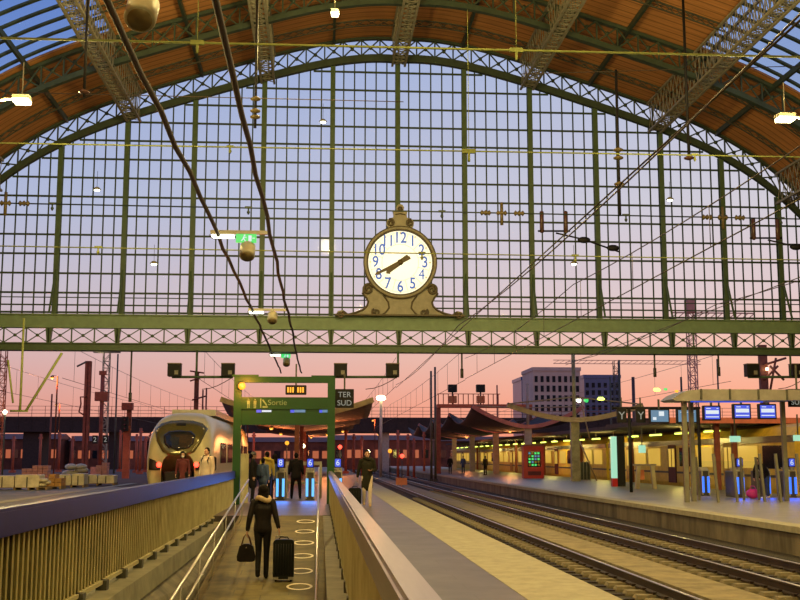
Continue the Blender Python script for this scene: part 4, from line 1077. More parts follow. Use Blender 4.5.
# ------------------------------------------------------------------ parked train on the left
TX = px2x(178.5, 52); TY = 52.0
tn = thing('parked_train', 'rounded grey train end with lit red tail lamps at the left platform', 'train', (TX, TY, -.4))
def tsec(y, w_, zt, zb_, lean=0.0, nseg=28):
    pts = []
    for i in range(nseg):
        a = 2*PI*i/nseg; ca, sa = math.cos(a), math.sin(a); e = .62
        px_ = w_*(abs(ca)**e)*(1 if ca >= 0 else -1); zc = (zt+zb_)/2; pz = zc+(zt-zb_)/2*(abs(sa)**e)*(1 if sa >= 0 else -1)
        pts.append((TX+px_, y+lean*max(0, (pz-1.2)/2.2)**1.3, pz))
    return pts
secs = [tsec(TY+.02, .75, 1.75, -.15, .35), tsec(TY+.05, 1.15, 2.6, -.28, .62), tsec(TY+.16, 1.38, 3.15, -.36, .95), tsec(TY+.5, 1.48, 3.5, -.42, 1.15), tsec(TY+1.2, 1.52, 3.68, -.45, 1.2), tsec(TY+3.0, 1.53, 3.75, -.45, .6), tsec(TY+5, 1.53, 3.76, -.45), tsec(TY+26, 1.53, 3.76, -.45)]
b = MB(); n = 28
for s in secs: b.v += s
for i in range(len(secs)-1):
    for j in range(n): b.f.append([i*n+j, i*n+(j+1) % n, (i+1)*n+(j+1) % n, (i+1)*n+j]); b.mi.append(0); b.sm.append(True)
b.f.append(list(range(n))); b.mi.append(0); b.sm.append(True); b.f.append(list(range((len(secs)-1)*n, len(secs)*n))[::-1]); b.mi.append(0); b.sm.append(False)
body = b.build('body', 'trainbody', tn)
from mathutils.bvhtree import BVHTree
_bv = BVHTree.FromPolygons([V(v.co)+body.location+tn.location for v in body.data.vertices], [tuple(p.vertices) for p in body.data.polygons])
def front_y(x, z):
    """front surface of the nose at a height"""
    h = _bv.ray_cast(V((x, 30, z)), V((0, 1, 0)))
    return h[0].y if h[0] is not None else TY+1.6
def plate(poly, off, m, name, parent, sub=6):
    # polygon fan on the nose surface, with real thickness
    c = V((sum(p[0] for p in poly)/len(poly), 0, sum(p[1] for p in poly)/len(poly)))
    rings = []
    for k in range(sub+1):
        r = k/sub; rings.append([(c.x+(p[0]-c.x)*r, front_y(c.x+(p[0]-c.x)*r, c.z+(p[1]-c.z)*r)-off, c.z+(p[1]-c.z)*r) for p in poly])
    b = MB(); m_ = len(poly); vs = []; fs = []
    for back in (0, .5):
        for r in rings: vs += [(x, y+back, z) for x, y, z in r]
    L = (sub+1)*m_
    for k in range(sub):
        for j in range(m_): fs.append((k*m_+j, k*m_+(j+1) % m_, (k+1)*m_+(j+1) % m_, (k+1)*m_+j))
    for j in range(m_): fs.append((sub*m_+j, sub*m_+(j+1) % m_, L+sub*m_+(j+1) % m_, L+sub*m_+j))
    b.add(vs, fs, 0, True)
    return b.build(name, m, parent)
def dense(p, n=5):
    o = []
    for i in range(len(p)):
        a, c = p[i], p[(i+1) % len(p)]
        for k in range(n): o.append((a[0]+(c[0]-a[0])*k/n, a[1]+(c[1]-a[1])*k/n))
    return o
zm = lambda p, a0, a1, b0, b1: [(x, b0+(z-a0)/(a1-a0)*(b1-b0)) for x, z in p]
sur = [(TX-1.22, 2.62), (TX-.95, 2.98), (TX-.5, 3.16), (TX, 3.2), (TX+.5, 3.16), (TX+.95, 2.98), (TX+1.22, 2.62), (TX+1.0, 1.75), (TX+.72, 1.12), (TX+.4, .92), (TX, .88), (TX-.4, .92), (TX-.72, 1.12), (TX-1.0, 1.75)]
plate(dense(zm(sur, .88, 3.2, 1.66, 3.32)), .05, 'traingold', 'windscreen_surround', body)
scr = [(TX-.72, 2.1), (TX-.5, 2.36), (TX, 2.42), (TX+.5, 2.36), (TX+.72, 2.1), (TX+.66, 1.55), (TX+.45, 1.28), (TX, 1.2), (TX-.45, 1.28), (TX-.66, 1.55)]
plate(dense(zm(scr, 1.2, 2.42, 1.95, 2.82)), .09, 'darkglass', 'windscreen', body)
plate(dense([(TX-.22, 3.05), (TX+.22, 3.05), (TX+.2, 3.16), (TX-.2, 3.16)], 3), .08, 'black', 'destination_panel', body)
for s in (-1, 1):
    x = TX+s*1.06
    plate(dense([(x-.26, 1.02), (x+.26, 1.02), (x+.26, 1.25+.3*(s > 0)), (x, 1.45), (x-.26, 1.25+.3*(s < 0))], 3), .06, 'black', 'lamp_cluster', body)
    z = 1.25; q = (TX+s*.84, front_y(TX+s*.84, z)-.10, z)
    MB().ball(q, (.12, .06, .12), 14, 9).build('tail_lamp', 'lampred', body)
    light('tail_light', 'POINT', (q[0], q[1]-.3, q[2]), (1, .05, .03), 5, .1, parent=tn)
plate(dense([(TX-.55, .1), (TX+.55, .1), (TX+.62, .95), (TX-.62, .95)], 4), .05, 'black', 'coupler_cover', body)
MB().tube([(TX-.45, TY+.0, 2.2), (TX-.2, TY-.02, 2.0), (TX+.05, TY-.0, 1.9)], .02, 6).build('wiper', 'black', body)
for k in range(5):
    y = TY+4.5+k*4.2
    MB().box(TX+1.5, TX+1.56, y, y+3.0, 1.3, 2.3).build('side_window', 'darkglass', body)
MB().box(TX-1.1, TX+1.1, TY+6, TY+24, 3.7, 4.0).build('roof_pod', 'steelsoft', body)

# ------------------------------------------------------------------ goods on pallets, left
def pallet_load(px, py, w_, d_, h_, m, label, kind='wrapped'):
    q = PZ(px, py); t = thing('pallet_load', label, 'pallet of goods', (q.x, q.y, 0))
    b = MB()
    for k in range(3): b.box(q.x-w_/2+k*(w_-.1)/2, q.x-w_/2+k*(w_-.1)/2+.1, q.y, q.y+d_, 0, .10)
    for k in range(5): b.box(q.x-w_/2, q.x+w_/2, q.y+k*(d_-.12)/4, q.y+k*(d_-.12)/4+.12, .10, .13)
    b.build('pallet', 'pallet', t)
    random.seed(int(px*7)); 
    if kind == 'wrapped':
        b = MB(); n = max(2, int(w_/.8))
        for k in range(n):
            x0 = q.x-w_/2+k*w_/n; hh = h_*random.uniform(.85, 1.0)
            b.rbox((x0+w_/n/2, q.y+d_/2, .13+hh/2), w_/n-.05, d_-.05, hh, .06)
        b.build('goods', m, t)
        for k in range(n): x0 = q.x-w_/2+(k+.5)*w_/n; MB().box(x0-.03, x0+.03, q.y+.015, q.y+.03, .13, .13+h_*.8).build('strap', 'iron', t)
    elif kind == 'bricks':
        b = MB(); nx = int(w_/.3); nz = max(2, int(h_/.18))
        for i in range(nx):
            for k in range(nz):
                if k == nz-1 and random.random() < .3: continue
                b.cbox((q.x-w_/2+(i+.5)*w_/nx, q.y+d_/2, .13+(k+.5)*h_/nz), w_/nx-.03, d_-random.uniform(.02,.12), h_/nz-.02)
        b.build('bricks', m, t)
    else:
        b = MB()
        for i in range(9):
            b.ball((q.x+random.uniform(-.42,.42)*w_, q.y+d_*random.uniform(.25,.75), .13+h_*(.2+.2*(i % 4))), (w_*.24, d_*.3, h_*.2), 10, 7)
        b.build('sacks', m, t)
    return t
pallet_load(14, 490, 2.4, 1.2, .62, 'plastic_wrap', 'long pallet of cream wrapped goods at the left edge')
pallet_load(37, 490, .95, 1.1, .55, 'plastic_wrap', 'pallet of loose cream sacks left of the ochre bricks', 'sacks')
pallet_load(51, 489, 1.0, 1.1, .62, 'orange_goods', 'pallet of ochre bricks among the cream goods', 'bricks')
pallet_load(71, 487.5, 1.35, 1.2, .60, 'plastic_wrap', 'pallet of cream wrapped goods right of the ochre bricks')
pallet_load(97, 485.5, 1.9, 1.2, .48, 'plastic_wrap', 'low pallet of cream wrapped goods farthest right')
pallet_load(34, 483, 1.6, 1.0, .95, 'pink_goods', 'pallet of salmon pink bricks behind the cream sacks', 'bricks')
pallet_load(70, 482, 1.7, 1.0, 1.05, 'plastic_wrap', 'tall heap of cream sacks behind the wrapped goods', 'sacks')
pallet_load(101, 481, .75, .9, 1.1, 'pink_goods', 'small stack of salmon pink bricks at the right of the pallets', 'bricks')

# ------------------------------------------------------------------ masts, bridge, far buildings
BY = 175.0
br = thing('road_bridge', 'dark iron road bridge crossing the whole background behind the canopies', 'bridge', (0, BY, 0))
zt_, zu_ = P(200, 417, BY).z, P(200, 432, BY).z
MB().box(-70, 70, BY, BY+9, zu_, zt_).build('deck', 'bridge', br)
b = MB().box(-70, 70, BY-.1, BY, zt_-.5, zt_).box(-70, 70, BY-.1, BY, zu_, zu_+.3)
for k in range(71): b.box(-70+2*k-.08, -70+2*k+.08, BY-.12, BY, zu_, zt_)
b.build('girder_face', 'bridge', br)
b = MB()
for k in range(71): b.box(-70+2*k-.03, -70+2*k+.03, BY, BY+.06, zt_, zt_+1.6)
for z in (.5, 1.0, 1.6): b.box(-70, 70, BY, BY+.06, zt_+z-.03, zt_+z+.03)
b.build('parapet_railing', 'redrust', br)
for px in (30, 112, 218, 385, 640): 
    x = px2x(px, BY); w2 = 1.3 if px == 30 else .7; MB().box(x-w2, x+w2, BY+1, BY+7, -.72, zu_).build('pier', 'bridge' if px != 385 else 'columnpink', br)
def lattice_mast(px, ytop, Y, w_, m, label, name='lattice_tower', base=-.72, cat='tower'):
    q = P(px, ytop, Y); t = thing(name, label, cat, (q.x, Y, base)); b = MB()
    for sx in (-1, 1):
        for sy in (-1, 1): b.bar((q.x+sx*w_/2, Y+sy*w_/2, base), (q.x+sx*w_/2, Y+sy*w_/2, q.z), w_*.12)
    b.build('legs', m, t); b = MB(); z = base; st = w_*1.1; k = 0
    while z < q.z-st:
        for sy in (-1, 1):
            s = 1 if k % 2 else -1; b.bar((q.x-s*w_/2, Y+sy*w_/2, z), (q.x+s*w_/2, Y+sy*w_/2, z+st), w_*.08); b.bar((q.x-w_/2, Y+sy*w_/2, z), (q.x+w_/2, Y+sy*w_/2, z), w_*.07)
        for sx in (-1, 1): b.bar((q.x+sx*w_/2, Y-w_/2, z), (q.x+sx*w_/2, Y+w_/2, z+st), w_*.08)
        z += st; k += 1
    b.build('bracing', m, t); return t, q
lattice_mast(3.5, 350, 72, .42, 'redlattice', 'orange red lattice tower at the left edge of the picture')
tw, q = lattice_mast(107, 352, 140, .75, 'ironlight', 'pale lattice lighting tower behind the red brown mast')
MB().box(q.x-1.6, q.x+1.6, 139.6, 140.4, q.z-.1, q.z+.15).build('platform', 'ironlight', tw)
MB().ball((q.x-.8, 139.5, q.z+.45), .4, 12, 8).build('lamp', 'lampyellow', tw)
for k in (.2, .8, 1.4): MB().box(q.x+k-.2, q.x+k+.2, 139.6, 139.9, q.z+.2, q.z+.7).build('floodlight', 'iron', tw)
q = P(88.5, 361, 95); t = thing('line_mast', 'thick red brown steel mast with an angled arm at the left', 'mast', (q.x, 95, -.02))
MB().box(q.x-.25, q.x+.25, 94.9, 94.95, -.02, q.z).box(q.x-.03, q.x+.03, 94.9, 95.3, -.02, q.z).box(q.x-.25, q.x+.25, 95.25, 95.3, -.02, q.z).build('post', 'redrust', t)
MB().tube([P(86, 362, 94.8), P(77, 366.5, 94.8)], .08, 7).build('arm', 'iron', t)
MB().tube([P(86, 397, 94.8), P(80.5, 397, 94.8), P(81, 404, 94.8), P(79, 412, 94.8), P(84, 415, 94.8)], .07, 7).build('conduit', 'redrust', t)
q = P(103, 372, 94); t = thing('signal_mast', 'slender red signal mast with a box halfway up, right of the thick mast', 'mast', (q.x, 94, -.02))
MB().tube([(q.x, 94, -.02), (q.x, 94, q.z)], .17, 10).build('post', 'redrust', t)
MB().box(q.x-.55, q.x+.5, 93.7, 94.3, P(103, 401, 94).z, P(103, 392, 94).z).build('box', 'redrust', t)
MB().box(q.x-.28, q.x+.28, 93.8, 94.2, P(103, 375, 94).z, P(103, 371, 94).z).build('head', 'redrust', t)
MB().box(q.x-.6, q.x+.6, 93.4, 94.6, -.02, .8).build('plinth', 'pink_goods', t)
for px, l in ((95, 'small black sign with a pale 2, the left one on the red masts'), (105.5, 'small black sign with a pale 2, the right one on the red masts')):
    board_sign(px, 439.5, .42, .66, 92.5, ['2'], l, .55, 'number_sign', hang=0)
q = P(128, 403, 88); t = thing('signal_mast', 'orange lit signal mast with black heads left of the parked train', 'mast', (q.x, 88, -.02))
MB().box(q.x-.25, q.x+.25, 87.8, 88.2, -.02, P(128, 426, 88).z).build('post', 'redlattice', t)
MB().box(q.x-.06, q.x+.3, 87.9, 88.1, P(128, 440, 88).z, q.z).build('pole', 'redrust', t)
MB().box(q.x-.42, q.x+.42, 87.6, 88.2, P(128, 410, 88).z, q.z).build('box', 'redrust', t)
MB().rbox((q.x-.1, 87.6, P(128, 424, 88).z), .5, .3, 1.1, .05).build('signal_head', 'black', t)
b = MB()
for py in (420, 425, 429): b.ball((q.x-.1, 87.42, P(128, py, 88).z), .07, 8, 6)
b.build('lenses', 'winecloth', t)
def pole(px, ytop, Y, r, m, label, base=-.72, name='pole'):
    r *= .6
    q = P(px, ytop, Y); b = MB(); b.tube([(q.x, Y, base), (q.x, Y, (base+q.z)/2), (q.x, Y, q.z)], [r*1.25, r*1.1, r], 8); b.cbox((q.x, Y, base+.15), r*4, r*4, .3)
    tag(b.build(name, m), label, 'pole')
pole(118, 354, 112, .13, 'iron', 'thin dark pole between the lighting tower and the signal mast')
pole(52, 394, 150, .18, 'redrust', 'short dark red pole over the bridge at the left')
pole(431, 371, 105, .16, 'iron', 'left one of two tall thin dark poles below the clock\'s right side')
pole(435, 367, 104, .16, 'iron', 'right one of two tall thin dark poles below the clock\'s right side')
pole(497, 385, 168, .18, 'redrust', 'red post rising behind the signal gantry boxes')
pole(619, 360, 130, .2, 'iron', 'tall pole rising in front of the blue office block')
pole(633, 377, 140, .35, 'brown', 'dark stub chimney pole, thicker one right of the blue office block')
pole(610, 377, 145, .2, 'iron', 'thin pole just left of the tall pole before the blue block')
pole(717, 359, 95, .12, 'iron', 'thin dark pole above the shelter roof')
pole(681, 377, 100, .16, 'iron', 'short dark pole above the left end of the shelter roof')
q = P(762, 345, 85); t = thing('line_mast', 'red mast with tangled brackets behind the right hanging boxes', 'mast', (q.x, 85, -.7))
MB().box(q.x-.3, q.x+.3, 84.8, 85.2, -.7, q.z).build('post', 'redrust', t)
for a, c in (((764,380),(778,366)), ((764,390),(775,392)), ((770,366),(784,380)), ((776,358),(770,392)), ((764,365),(786,358))): MB().tube([P(*a, 84.7), P(*c, 84.7)], .09, 7).build('bracket', 'redrust', t)
MB().ball(tuple(P(767, 369, 84.5)), .12, 8, 6).build('lamp', 'lampyellow', t)
q = P(197, 372, 85); t = thing('line_mast', 'red mast with brackets rising behind the parked train roof', 'mast', (q.x, 85, -.7))
MB().box(q.x-.16, q.x+.16, 84.85, 85.15, -.7, q.z).build('post', 'redrust', t)
for a, c in (((190,371),(204,373)), ((190,381),(206,376)), ((192,400),(206,396))): MB().tube([P(*a, 84.7), P(*c, 84.7)], .06, 7).build('bracket', 'redrust', t)
for px, y0, Y, l in ((203, 390, 86, 'thin red rod left behind the parked train roof'), (206.5, 388, 86, 'thin red rod right behind the parked train roof')): pole(px, y0, Y, .10, 'redrust', l)
# far signal gantry with two boxes
GY = 108.0
ga = thing('signal_gantry', 'red signal gantry with railings behind the sagging canopies', 'gantry', (px2x(500, GY), GY, -.7))
za, zc_ = P(500, 408, GY).z, P(500, 404.5, GY).z
b = MB().box(px2x(437, GY), px2x(532, GY), GY-.5, GY+.5, za, zc_); b.build('deck', 'redlattice', ga)
b = MB()
for px in range(438, 500, 5): b.box(px2x(px, GY)-.04, px2x(px, GY)+.04, GY-.5, GY-.42, zc_, zc_+1.0)
b.box(px2x(437, GY), px2x(500, GY), GY-.5, GY-.42, zc_+.95, zc_+1.02); b.build('guard_rail', 'redlattice', ga)
for px in (438, 529.5): MB().box(px2x(px, GY)-.25, px2x(px, GY)+.25, GY-.25, GY+.25, -.7, za).build('leg', 'redrust', ga)
for px, l in ((452.5, 'dark box over a lit orange cabinet, left one on the red signal gantry'), (480.5, 'dark box over a lit orange cabinet, right one on the red signal gantry')):
    q = P(px, 391, GY); bx = thing('signal_cabinet', l, 'signal box', (q.x, GY, zc_))
    MB().rbox((q.x, GY, q.z+.25), .85, .5, .75, .05).build('dark_box', 'black', bx); MB().box(q.x-.38, q.x+.38, GY-.3, GY+.3, P(px, 403, GY).z, P(px, 396, GY).z).build('cabinet', 'orangeboard', bx)
    MB().tube([(q.x, GY, zc_), (q.x, GY, q.z)], .08, 7).build('stem', 'iron', bx)
# white domed lamp post
q = P(381, 398, 130); t = thing('street_lamp', 'white domed street lamp left of the twin poles', 'street lamp', (q.x, 130, -.7))
MB().tube([(q.x, 130, -.7), (q.x, 130, q.z-.3)], .16, 8).build('post', 'columnpink', t); MB().ball((q.x, 130, q.z), (.55, .55, .32), 12, 8).build('dome', 'lampyellow', t)
# office blocks
def office(px0, px1, ytop, Y, depth, m, label, nx, nz, wm, zmin=8.0):
    a, c = P(px0, ytop, Y), P(px1, ytop, Y); t = thing('office_building', label, 'building', ((a.x+c.x)/2, Y, -.7)); H = a.z
    MB().box(a.x, c.x, Y, Y+depth, -.7, H).build('walls', m, t)
    MB().box(a.x-.3, c.x+.3, Y-.3, Y+depth+.3, H-.8, H+.5).build('parapet', m, t)
    W_ = c.x-a.x; dz = (H-2-zmin)/nz
    for i in range(nx):
        for j in range(nz):
            x = a.x+(i+.5)*W_/nx; z = zmin+(j+.5)*dz; MB().box(x-W_/nx*.26, x+W_/nx*.26, Y-.12, Y+.1, z-dz*.34, z+dz*.30).build('window', wm, t)
    return t
office(533, 580, 368.5, 400, 22, 'stone', 'pale stone office block with a grid of dark windows, left of the tan column', 8, 5, 'black', 14)
office(521.5, 531, 378, 430, 20, 'bluewall', 'narrow dark blue tower attached left of the pale office block', 2, 4, 'darkglass', 14)
office(584, 620, 376, 420, 24, 'bluewall', 'blue glass office block right of the tan column', 6, 5, 'black', 16)
# far low buildings seen under the bridge
def low(px0, px1, ytop, Y, m, label, nx, wm='winpink'):
    a, c = P(px0, ytop, Y), P(px1, ytop, Y); t = thing('low_building', label, 'building', ((a.x+c.x)/2, Y, -.7)); H = a.z; W_ = c.x-a.x
    MB().box(a.x, c.x, Y, Y+10, -.7, H).build('walls', m, t)
    MB().prism([(a.x-.3, Y-.4, H), (a.x-.3, Y+10.4, H), (a.x-.3, Y+5, H+1.0)], (W_+.6, 0, 0)).build('roof', 'redrust', t)
    for i in range(nx):
        x = a.x+(i+.5)*W_/nx; MB().box(x-W_/nx*.32, x+W_/nx*.32, Y-.08, Y+.05, H*.30, H*.62).build('window', wm if i % 3 else 'darkglass', t)
low(-10, 58, 439, 200, 'farwall', 'low brick building with pink lit windows beneath the bridge at far left', 9)
low(70, 142, 441, 205, 'pink', 'low brick building with pink lit windows behind the red masts', 10)
low(152, 238, 440, 210, 'farwall', 'low brick building with lit windows behind the parked train', 9)
low(244, 330, 442, 215, 'pink', 'low brick building with lit windows seen through the portal', 9)
low(334, 430, 440, 210, 'farwall', 'low brick building with lit windows beyond the two tracks', 10)
low(436, 560, 441, 225, 'pink', 'low brick building beyond the far platform canopies', 10)
low(560, 800, 430, 235, 'farwall', 'long low brick building behind the yellow train', 14)
# slender posts in the yard under the bridge
for k, (px, Y, yt) in enumerate(((14,120,436),(41,118,434),(60,126,432),(73,115,436),(121,128,430),(137,120,434),(141,110,428),(146,124,436),(151,118,432),(232,118,430),(246,112,436),(254,126,432),(346,110,428),(354,120,434),(362,126,436),(398,118,430),(408,124,434),(414,116,438),(424,128,432))):
    a = P(px, yt, Y); zb_0 = -.02 if px < 240 else (0 if px < 350 else -.72)
    q = MB().tube([(a.x, Y, zb_0), (a.x, Y, a.z)], .14, 7).box(a.x-.3, a.x+.3, Y-.3, Y+.3, zb_0, zb_0+.25).box(a.x-.22, a.x+.22, Y-.06, Y+.06, a.z-.5, a.z-.3)
    tag(q.build('yard_post', 'redlattice'), 'slender rust coloured post standing under the far road bridge', 'post', 'slender posts under the road bridge')
# fence posts / lamps under bridge
for px, py, Y, m, l in ((390,451,120,'amber','orange glowing track lamp right of the walking man'), (368,452,125,'lampyellow','small pale glowing lamp beside the walking man\'s head'), (402,456,118,'lampred','small red track lamp beyond the tracks'), (340,447,60,'lampred','small magenta red lamp over the platform edge gate'), (303,446,90,'lampyellow','small pale glowing lamp above the standing man'), (287,443,95,'amber','small orange lamp seen through the portal'), (246,420,100,'amber','small orange lamp right of the left portal post'), (5,412,71,'lampyellow','small yellow lamp on the orange red lattice tower')):
    q = P(px, py, Y); t = thing('track_lamp', l, 'lamp', (q.x, Y, -.7)); s = Y/120*.22
    MB().ball(tuple(q), s, 10, 7).build('globe', m, t); MB().tube([(q.x, Y+.05, -.7 if Y > 100 else 0), (q.x, Y+.05, q.z)], .05, 6).build('stem', 'iron', t)
for (x, y, z_) in ((-20, 85, 7), (-30, 130, 7), (-8, 120, 7), (2, 100, 3.4), (-3.2, 74, 3.0), (.6, 76, 3.0), (-3.2, 92, 3.0), (.6, 95, 3.0), (7, 150, 6), (-20, 190, 5), (10, 195, 5), (17, 100, 3.4), (17, 130, 3.4), (-1, 125, 3.3), (35, 190, 5)):
    t = thing('fill_lamp', 'small added lamp warming the far tracks and canopies', 'lamp', (x, y, z_), 'added lamps of the far tracks and canopies')
    MB().lathe([(0,.62),(.10,.60),(.16,.50),(.05,.46),(0,.46)], (x, y, z_), 'z', 12).build('shade', 'iron', t); MB().ball((x, y, z_+.44), (.13, .13, .08), 10, 6).build('bulb', 'amber', t)
    if z_ > 4: MB().tube([(x+.3, y+.4, -.72), (x+.3, y+.4, z_+.6), (x, y, z_+.6)], .06, 6).build('post', 'redrust', t)
    else: MB().tube([(x, y, z_+.6), (x, y, z_+1.0)], .02, 5).build('flex', 'iron', t)
    light('yard_fill', 'POINT', (x, y, z_), (1, .32, .10), 700 if z_ > 4 else 330, .4)  # added background fill light; the lamp fitting was put in for it
# tower crane seen through the screen
tw, q = lattice_mast(690, 300, 330, 2.2, 'hazejib', 'red tower crane seen faintly through the screen at right', 'tower_crane', -.7, 'crane')
MB().box(q.x-1.4, q.x+1.4, 328.5, 331.5, q.z-4, q.z).build('cab', 'hazejib', tw)
b = MB(); z1 = P(690, 318, 330).z; 
for dz in (0, 1.6): b.bar((q.x-6, 330, z1+dz), (q.x+20, 330, z1+dz), .35)
for k in range(13): b.bar((q.x-6+2*k, 330, z1), (q.x-4+2*k, 330, z1+1.6), .22)
b.build('jib', 'hazejib', tw); MB().box(q.x-8.5, q.x-5, 329, 331, z1-2, z1).build('counterweight', 'iron', tw)
tw, q = lattice_mast(616, 361, 380, 1.8, 'iron', 'small dark crane above the blue office block', 'tower_crane', -.7, 'crane')
b = MB(); 
for dz in (0, 1.2): b.bar((q.x-22, 380, q.z-1+dz), (q.x+30, 380, q.z-1+dz), .2)
for k in range(26): b.bar((q.x-22+2*k, 380, q.z-1), (q.x-20+2*k, 380, q.z+.2), .12)
b.build('jib', 'hazejib', tw)
# orange marker board in the tracks
q = P(401.5, 481.5, 84); tag(MB().box(q.x-.42, q.x+.42, 84, 84.05, q.z-.26, q.z+.26).tube([(q.x, 84.06, -.66), (q.x, 84.06, q.z)], .04, 6).build('marker_board', 'orangeboard'), 'small orange marker board standing between the tracks', 'sign')

# ------------------------------------------------------------------ people
def person(label, loc, rotz, H=1.72, top='leather', legs='trouser', hair='hairdark', pose=None, hem=.88, hood=None, hat=None, female=False, longhair=False, bulk=1.0, shoes='blackmatt', voxel=.011, mask=False, pack=None, group=None, legw=1.0):
    s = H/1.75
    J = dict(pel=(0,0,.94), wai=(0,0,1.08), che=(0,.005,1.30), nek=(0,-.01,1.46), hed=(0,.02,1.63),
             sl=(-.185,-.005,1.42), sr=(.185,-.005,1.42), el=(-.235,-.02,1.14), er=(.235,-.02,1.14), wl=(-.255,.03,.90), wr=(.255,.03,.90),
             hl=(-.09,0,.92), hr=(.09,0,.92), kl=(-.10,.015,.50), kr=(.10,.015,.50), al=(-.10,-.01,.09), ar=(.10,-.01,.09), face=(0,1,0))
    if pose: J.update(pose)
    J = {k: V(v)*(s if k != 'face' else 1) for k, v in J.items()}
    t = thing('person', label, 'person', loc, group, rotz)
    def off(r): return r*s
    fd = J['face'].normalized(); fr = fd.cross(V((0,0,1))).normalized()
    # body
    b = MB(); c = lambda p, q, a, d, lat=(1,0,0): b.cone(J[p], J[q], tuple(off(x) for x in a), tuple(off(x) for x in d), lat)
    c('pel','wai',(.155,.105),(.135,.095)); c('wai','che',(.135,.095),(.16,.11)); c('che','nek',(.15,.10),(.065,.06)); c('sl','sr',(.055,.055),(.055,.055),(0,0,1))
    b.cone(J['nek'], J['hed'], off(.056), off(.052))
    for k in 'lr':
        b.cone(J['s'+k], J['e'+k], off(.05), off(.038)); b.cone(J['e'+k], J['w'+k], off(.038), off(.026))
        b.cone(J['h'+k], J['k'+k], off(.078), off(.052)); b.cone(J['k'+k], J['a'+k], off(.052), off(.036))
        b.cone(J['a'+k]+V((0,-.02,-.04))*s, J['a'+k]+V((0,.13,-.06))*s, off(.036), off(.03))
        # hand: palm, four fingers curled, thumb
        d = (J['w'+k]-J['e'+k]).normalized(); side = V((1,0,0)) if k == 'l' else V((-1,0,0)); fwd = V((0,1,0)); fwd = (fwd-d*fwd.dot(d)).normalized(); inn = d.cross(fwd)*(1 if d.cross(fwd).dot(side) > 0 else -1)
        w0 = J['w'+k]; pe = w0+d*off(.085); b.cone(w0, pe, (off(.017), off(.036)), (off(.014), off(.042)), inn)
        for i, L in enumerate((.070, .078, .073, .056)):
            o = pe+fwd*off(.030-.020*i); m1 = o+d*off(L*.5)+inn*off(.012); m2 = m1+d*off(L*.28)+inn*off(L*.42)
            b.cone(o-d*off(.02), m1, off(.0095), off(.009), n=8); b.cone(m1, m2, off(.009), off(.0075), n=8)
        o = w0+d*off(.03)+fwd*off(.03); m1 = o+d*off(.03)+fwd*off(.03)+inn*off(.015); b.cone(o, m1, off(.012), off(.010), n=8); b.cone(m1, m1+d*off(.03)+inn*off(.01), off(.010), off(.008), n=8)
    h = J['hed']
    hb = MB(); hb.ball((0,0,0), (.074, .092, .105)); hb.ball((0,.025,-.06), (.054,.066,.062)); hb.cone((0,.085,.01), (0,.108,-.025), .010, .014, n=8); hb.ball((0,.075,.03), (.05,.02,.012), 10, 6); hb.ball((0,.083,-.058), (.022,.012,.010), 8, 6)
    for sx in (-1, 1): hb.ball((sx*.076,-.005,-.01), (.012,.022,.032), 8, 6)
    R3 = Matrix((fr, fd, V((0,0,1)))).transposed()
    tr3 = lambda lst: [tuple(h+(R3 @ V(v))*s) for v in lst]
    b.add(tr3(hb.v), hb.f, 0, True)
    body = b.remeshed('body', 'skin', t, voxel*s)
    # face details
    e = MB()
    for sx in (-1, 1): e.ball((sx*.03,.088,.008), (.013,.008,.008), 8, 6)
    ee = MB(); ee.add(tr3(e.v), e.f, 0, True); ee.build('eyes', 'hairdark', body, True)
    e = MB(); e.ball((0,.095,-.058), (.022,.004,.005), 8, 6); ee = MB(); ee.add(tr3(e.v), e.f, 0, True); ee.build('mouth', 'winecloth', body, True)
    if mask:
        e = MB(); e.ball((0,.068,-.055), (.056,.050,.045), 12, 8); ee = MB(); ee.add(tr3(e.v), e.f, 0, True); ee.build('face_mask', 'white', t, True)
    # trousers
    b = MB(); g = .014
    b.cone(J['pel']+V((0,0,-.02))*s, J['wai'], (off(.165),off(.12)), (off(.148),off(.105)))
    for k in 'lr':
        b.cone(J['h'+k], J['k'+k], off((.078+g+.008)*legw), off((.052+g)*legw)); b.cone(J['k'+k], J['a'+k]+V((0,0,.03))*s, off((.052+g)*legw), off((.042+g)*legw))
    b.remeshed('trousers', legs, t, voxel*s)
    # shoes
    for k in 'lr':
        b = MB(); a = J['a'+k]; dz = -.09*s
        b.cone(a+V((0,-.035,-.045))*s, a+V((0,.15,-.058))*s, (off(.042),off(.042)), (off(.046),off(.030))); b.cone(a+V((0,-.02,.03))*s, a+V((0,-.02,-.04))*s, off(.048), off(.045))
        b.remeshed('shoe', shoes, t, .012*s)
    # jacket
    b = MB(); kx = bulk
    hemz = V((0, 0, hem))*s; hemc = V((J['pel'].x, J['pel'].y, hem*s))
    b.cone(hemc, J['wai'], (off(.175*kx),off(.13*kx)), (off(.155*kx),off(.12*kx))); b.cone(J['wai'], J['che'], (off(.155*kx),off(.12*kx)), (off(.182*kx),off(.132*kx)))
    b.cone(J['che'], J['nek']+V((0,0,-.03))*s, (off(.175*kx),off(.12*kx)), (off(.09),off(.075))); b.cone(J['sl'], J['sr'], off(.066*kx), off(.066*kx), (0,0,1)); b.cone(J['nek']+V((0,0,-.03))*s, J['nek']+V((0,0,.03))*s, off(.075), off(.07))
    for k in 'lr':
        b.cone(J['s'+k], J['e'+k], off(.068*kx), off(.055*kx)); b.cone(J['e'+k], J['e'+k]+(J['w'+k]-J['e'+k])*.93, off(.055*kx), off(.042*kx))
    b.remeshed('jacket', top, t, voxel*s)
    if hood:
        b = MB()
        pts = [J['nek']+V((.115*math.cos(a), .10*math.sin(a)-.01, .02+.03*math.sin(a*2)))*s for a in np.linspace(0, 2*PI, 17)]
        for i in range(16): b.cone(pts[i], pts[i+1], off(.048), off(.048))
        b.remeshed('scarf', hood, t, .012*s)
